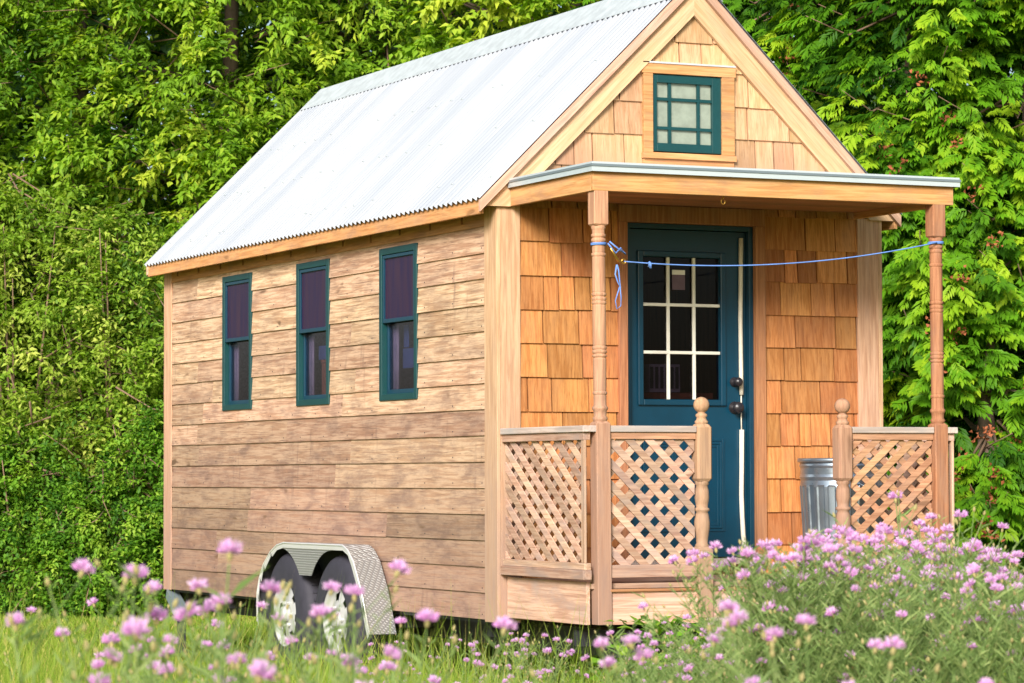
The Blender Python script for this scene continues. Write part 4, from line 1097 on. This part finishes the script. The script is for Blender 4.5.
# tall near plants at the lower left
near = [(44, 4.6, 578, 'tall near knapweed with open pink heads against the low bushes, leftmost'), (92, 4.5, 574, 'tall near knapweed with a broad pink head left of the house'),
        (135, 4.9, 580, 'near knapweed whose pink head stands before the rear corner board'), (188, 4.6, 556, 'near knapweed with a pink head high against the siding near the rear corner'),
        (246, 5.2, 584, 'near budding knapweed in front of the siding left of the wheels'), (286, 4.8, 572, 'near knapweed crossing in front of the left wheel'), (322, 5.0, 596, 'near knapweed crossing in front of the right wheel')]
for i, (px, d, yt, lb) in enumerate(near):
    x, y = gpt(px, d); place(NEAR[i % 5], x, y, random.uniform(0, 6.28), zheight(yt, d), lb, 'tall near knapweeds', (random.uniform(-.04, .04), random.uniform(-.04, .04)))
for i in range(16):
    px = random.uniform(-60, 420); d = random.uniform(5.2, 9.0); yt = random.uniform(598, 662)
    if 235 < px < 385: yt = random.uniform(640, 672)
    x, y = gpt(px, d); place(random.choice(NEAR), x, y, random.uniform(0, 6.28), zheight(yt, d), 'loose pink knapweed plant of the thin stand before the lawn and wheels', 'thin stand of knapweed at the lower left', (random.uniform(-.08, .08), random.uniform(-.08, .08)))
# middle, in front of the dark gap under the house
for i in range(25):
    px = random.uniform(350, 690); d = random.uniform(9.0, 13.5); yt = random.uniform(618, 670)
    x, y = gpt(px, d); place(random.choice(MIDP), x, y, random.uniform(0, 6.28), zheight(yt, d), 'short pink knapweed plant in the grass before the dark gap under the house', 'knapweeds in the grass before the house', (random.uniform(-.08, .08), random.uniform(-.08, .08)))
# the dense stand at the right
def top(px): return float(np.interp(px, [610, 660, 700, 740, 780, 820, 860, 900, 940, 980, 1005, 1020], [660, 636, 608, 566, 528, 524, 544, 530, 510, 542, 590, 640]))
for i in range(66):
    px = random.uniform(640, 1006); d = random.uniform(7.8, 11.2); yt = top(px) + abs(random.gauss(0, 38)) + (d - 7.8) * 2 - 3
    if yt > 650: continue
    x, y = gpt(px, d); place(random.choice(MASS if yt < top(px) + 24 else LOWM), x, y, random.uniform(0, 6.28), zheight(yt, d), 'knapweed plant thick with pink flowers in the dense stand before the right of the porch', 'dense stand of knapweed before the porch', (random.uniform(-.10, .10), random.uniform(-.10, .10)))
for px, d, yt in ((915, 9.2, 512), (938, 8.8, 497), (952, 9.6, 520), (975, 9.0, 518), (992, 9.4, 530), (1004, 9.1, 552), (1010, 9.7, 580)):
    x, y = gpt(px, d); place(random.choice(MIDP), x, y, random.uniform(0, 6.28), zheight(yt, d), 'tall slender knapweed sprig standing out of the right edge of the dense stand', 'tall sprigs at the right edge of the stand', (random.uniform(-.04, .04), random.uniform(-.04, .04)))
# nearest blooms along the bottom right
for px, d, yt, lb in ((640, 5.2, 640, 'near knapweed with pink heads at the bottom below the left newel post'), (765, 5.0, 612, 'near knapweed with large pink heads below the door, in front of the dense stand'), (800, 4.9, 628, 'near knapweed with a cluster of large pink heads at the bottom below the bin'), (872, 5.1, 656, 'near knapweed with one large pink head at the bottom before the lattice')):
    x, y = gpt(px, d); place(random.choice(NEAR), x, y, random.uniform(0, 6.28), zheight(yt, d), lb, 'near blooms along the bottom right')
# broad-leaved weeds beside the left newel post
def weed(px, d, h, lb, seed):
    rng = np.random.default_rng(seed); x, y = gpt(px, d); root = empty('leafy_weed', (x, y, GZ), lb, 'weed', 'broad leaved weeds by the porch')
    mb = MB()
    for k in range(7):
        a = rng.uniform(0, 6.28); mb.tube([(0, 0, 0), (.06 * math.cos(a), .06 * math.sin(a), h * .5), (.16 * math.cos(a), .16 * math.sin(a), h * rng.uniform(.7, 1))], [.006, .005, .002], 5, .5)
    mb.build('stems', MT['stem'], root, keep=False)
    n = 190; p = np.stack([rng.normal(0, .11, n), rng.normal(0, .11, n), h * rng.uniform(.25, 1, n) ** .7], 1)
    me = leaf_mesh('leaves', p, unit(rnd_dirs(n, -.2, .5)), unit(np.array([0, 0, 1.]) + rng.normal(0, .4, (n, 3))), rng.uniform(.05, .10, n), rng.uniform(.035, .06, n), rng.uniform(.2, .8, n), MT['leaf_c'])
    link('leaves', me, root)
weed(664, 14.6, .55, 'bright green broad leaved weed growing against the porch skirt', 51)
weed(690, 14.3, .50, 'broad leaved weed at the foot of the left newel post', 52)
weed(640, 14.4, .36, 'smaller broad leaved weed in front of the dark gap beside the porch skirt', 53)

# ------------------------------------------------------------------ light
world = bpy.data.worlds.new('World'); sc.world = world; world.use_nodes = True
nt = world.node_tree; bg = nt.nodes['Background']
sky = nt.nodes.new('ShaderNodeTexSky'); sky.sky_type = 'NISHITA'; sky.sun_disc = False
EL, AZ = math.radians(27), math.atan2(-.63, -.776)
sky.sun_elevation = EL; sky.sun_rotation = AZ; sky.air_density = 1.0; sky.dust_density = 2.5; sky.ozone_density = 1.0
nt.links.new(sky.outputs[0], bg.inputs[0]); bg.inputs[1].default_value = .075
sd = bpy.data.lights.new('sun', 'SUN'); so = bpy.data.objects.new('sun', sd); COL.objects.link(so)
sd.energy = 3.3; sd.angle = math.radians(19); sd.color = (1, .965, .92)
v = Vector((math.sin(AZ) * math.cos(EL), math.cos(AZ) * math.cos(EL), math.sin(EL)))
so.rotation_euler = v.to_track_quat('Z', 'Y').to_euler(); so.location = (-6, -6, 12)
vs = sc.view_settings
vs.view_transform = 'Standard'; vs.look = 'None'; vs.gamma = 1; vs.use_curve_mapping = False; vs.exposure = 1.0
sc.cycles.max_bounces = 6; sc.cycles.diffuse_bounces = 3; sc.cycles.transparent_max_bounces = 8; sc.cycles.use_denoising = True
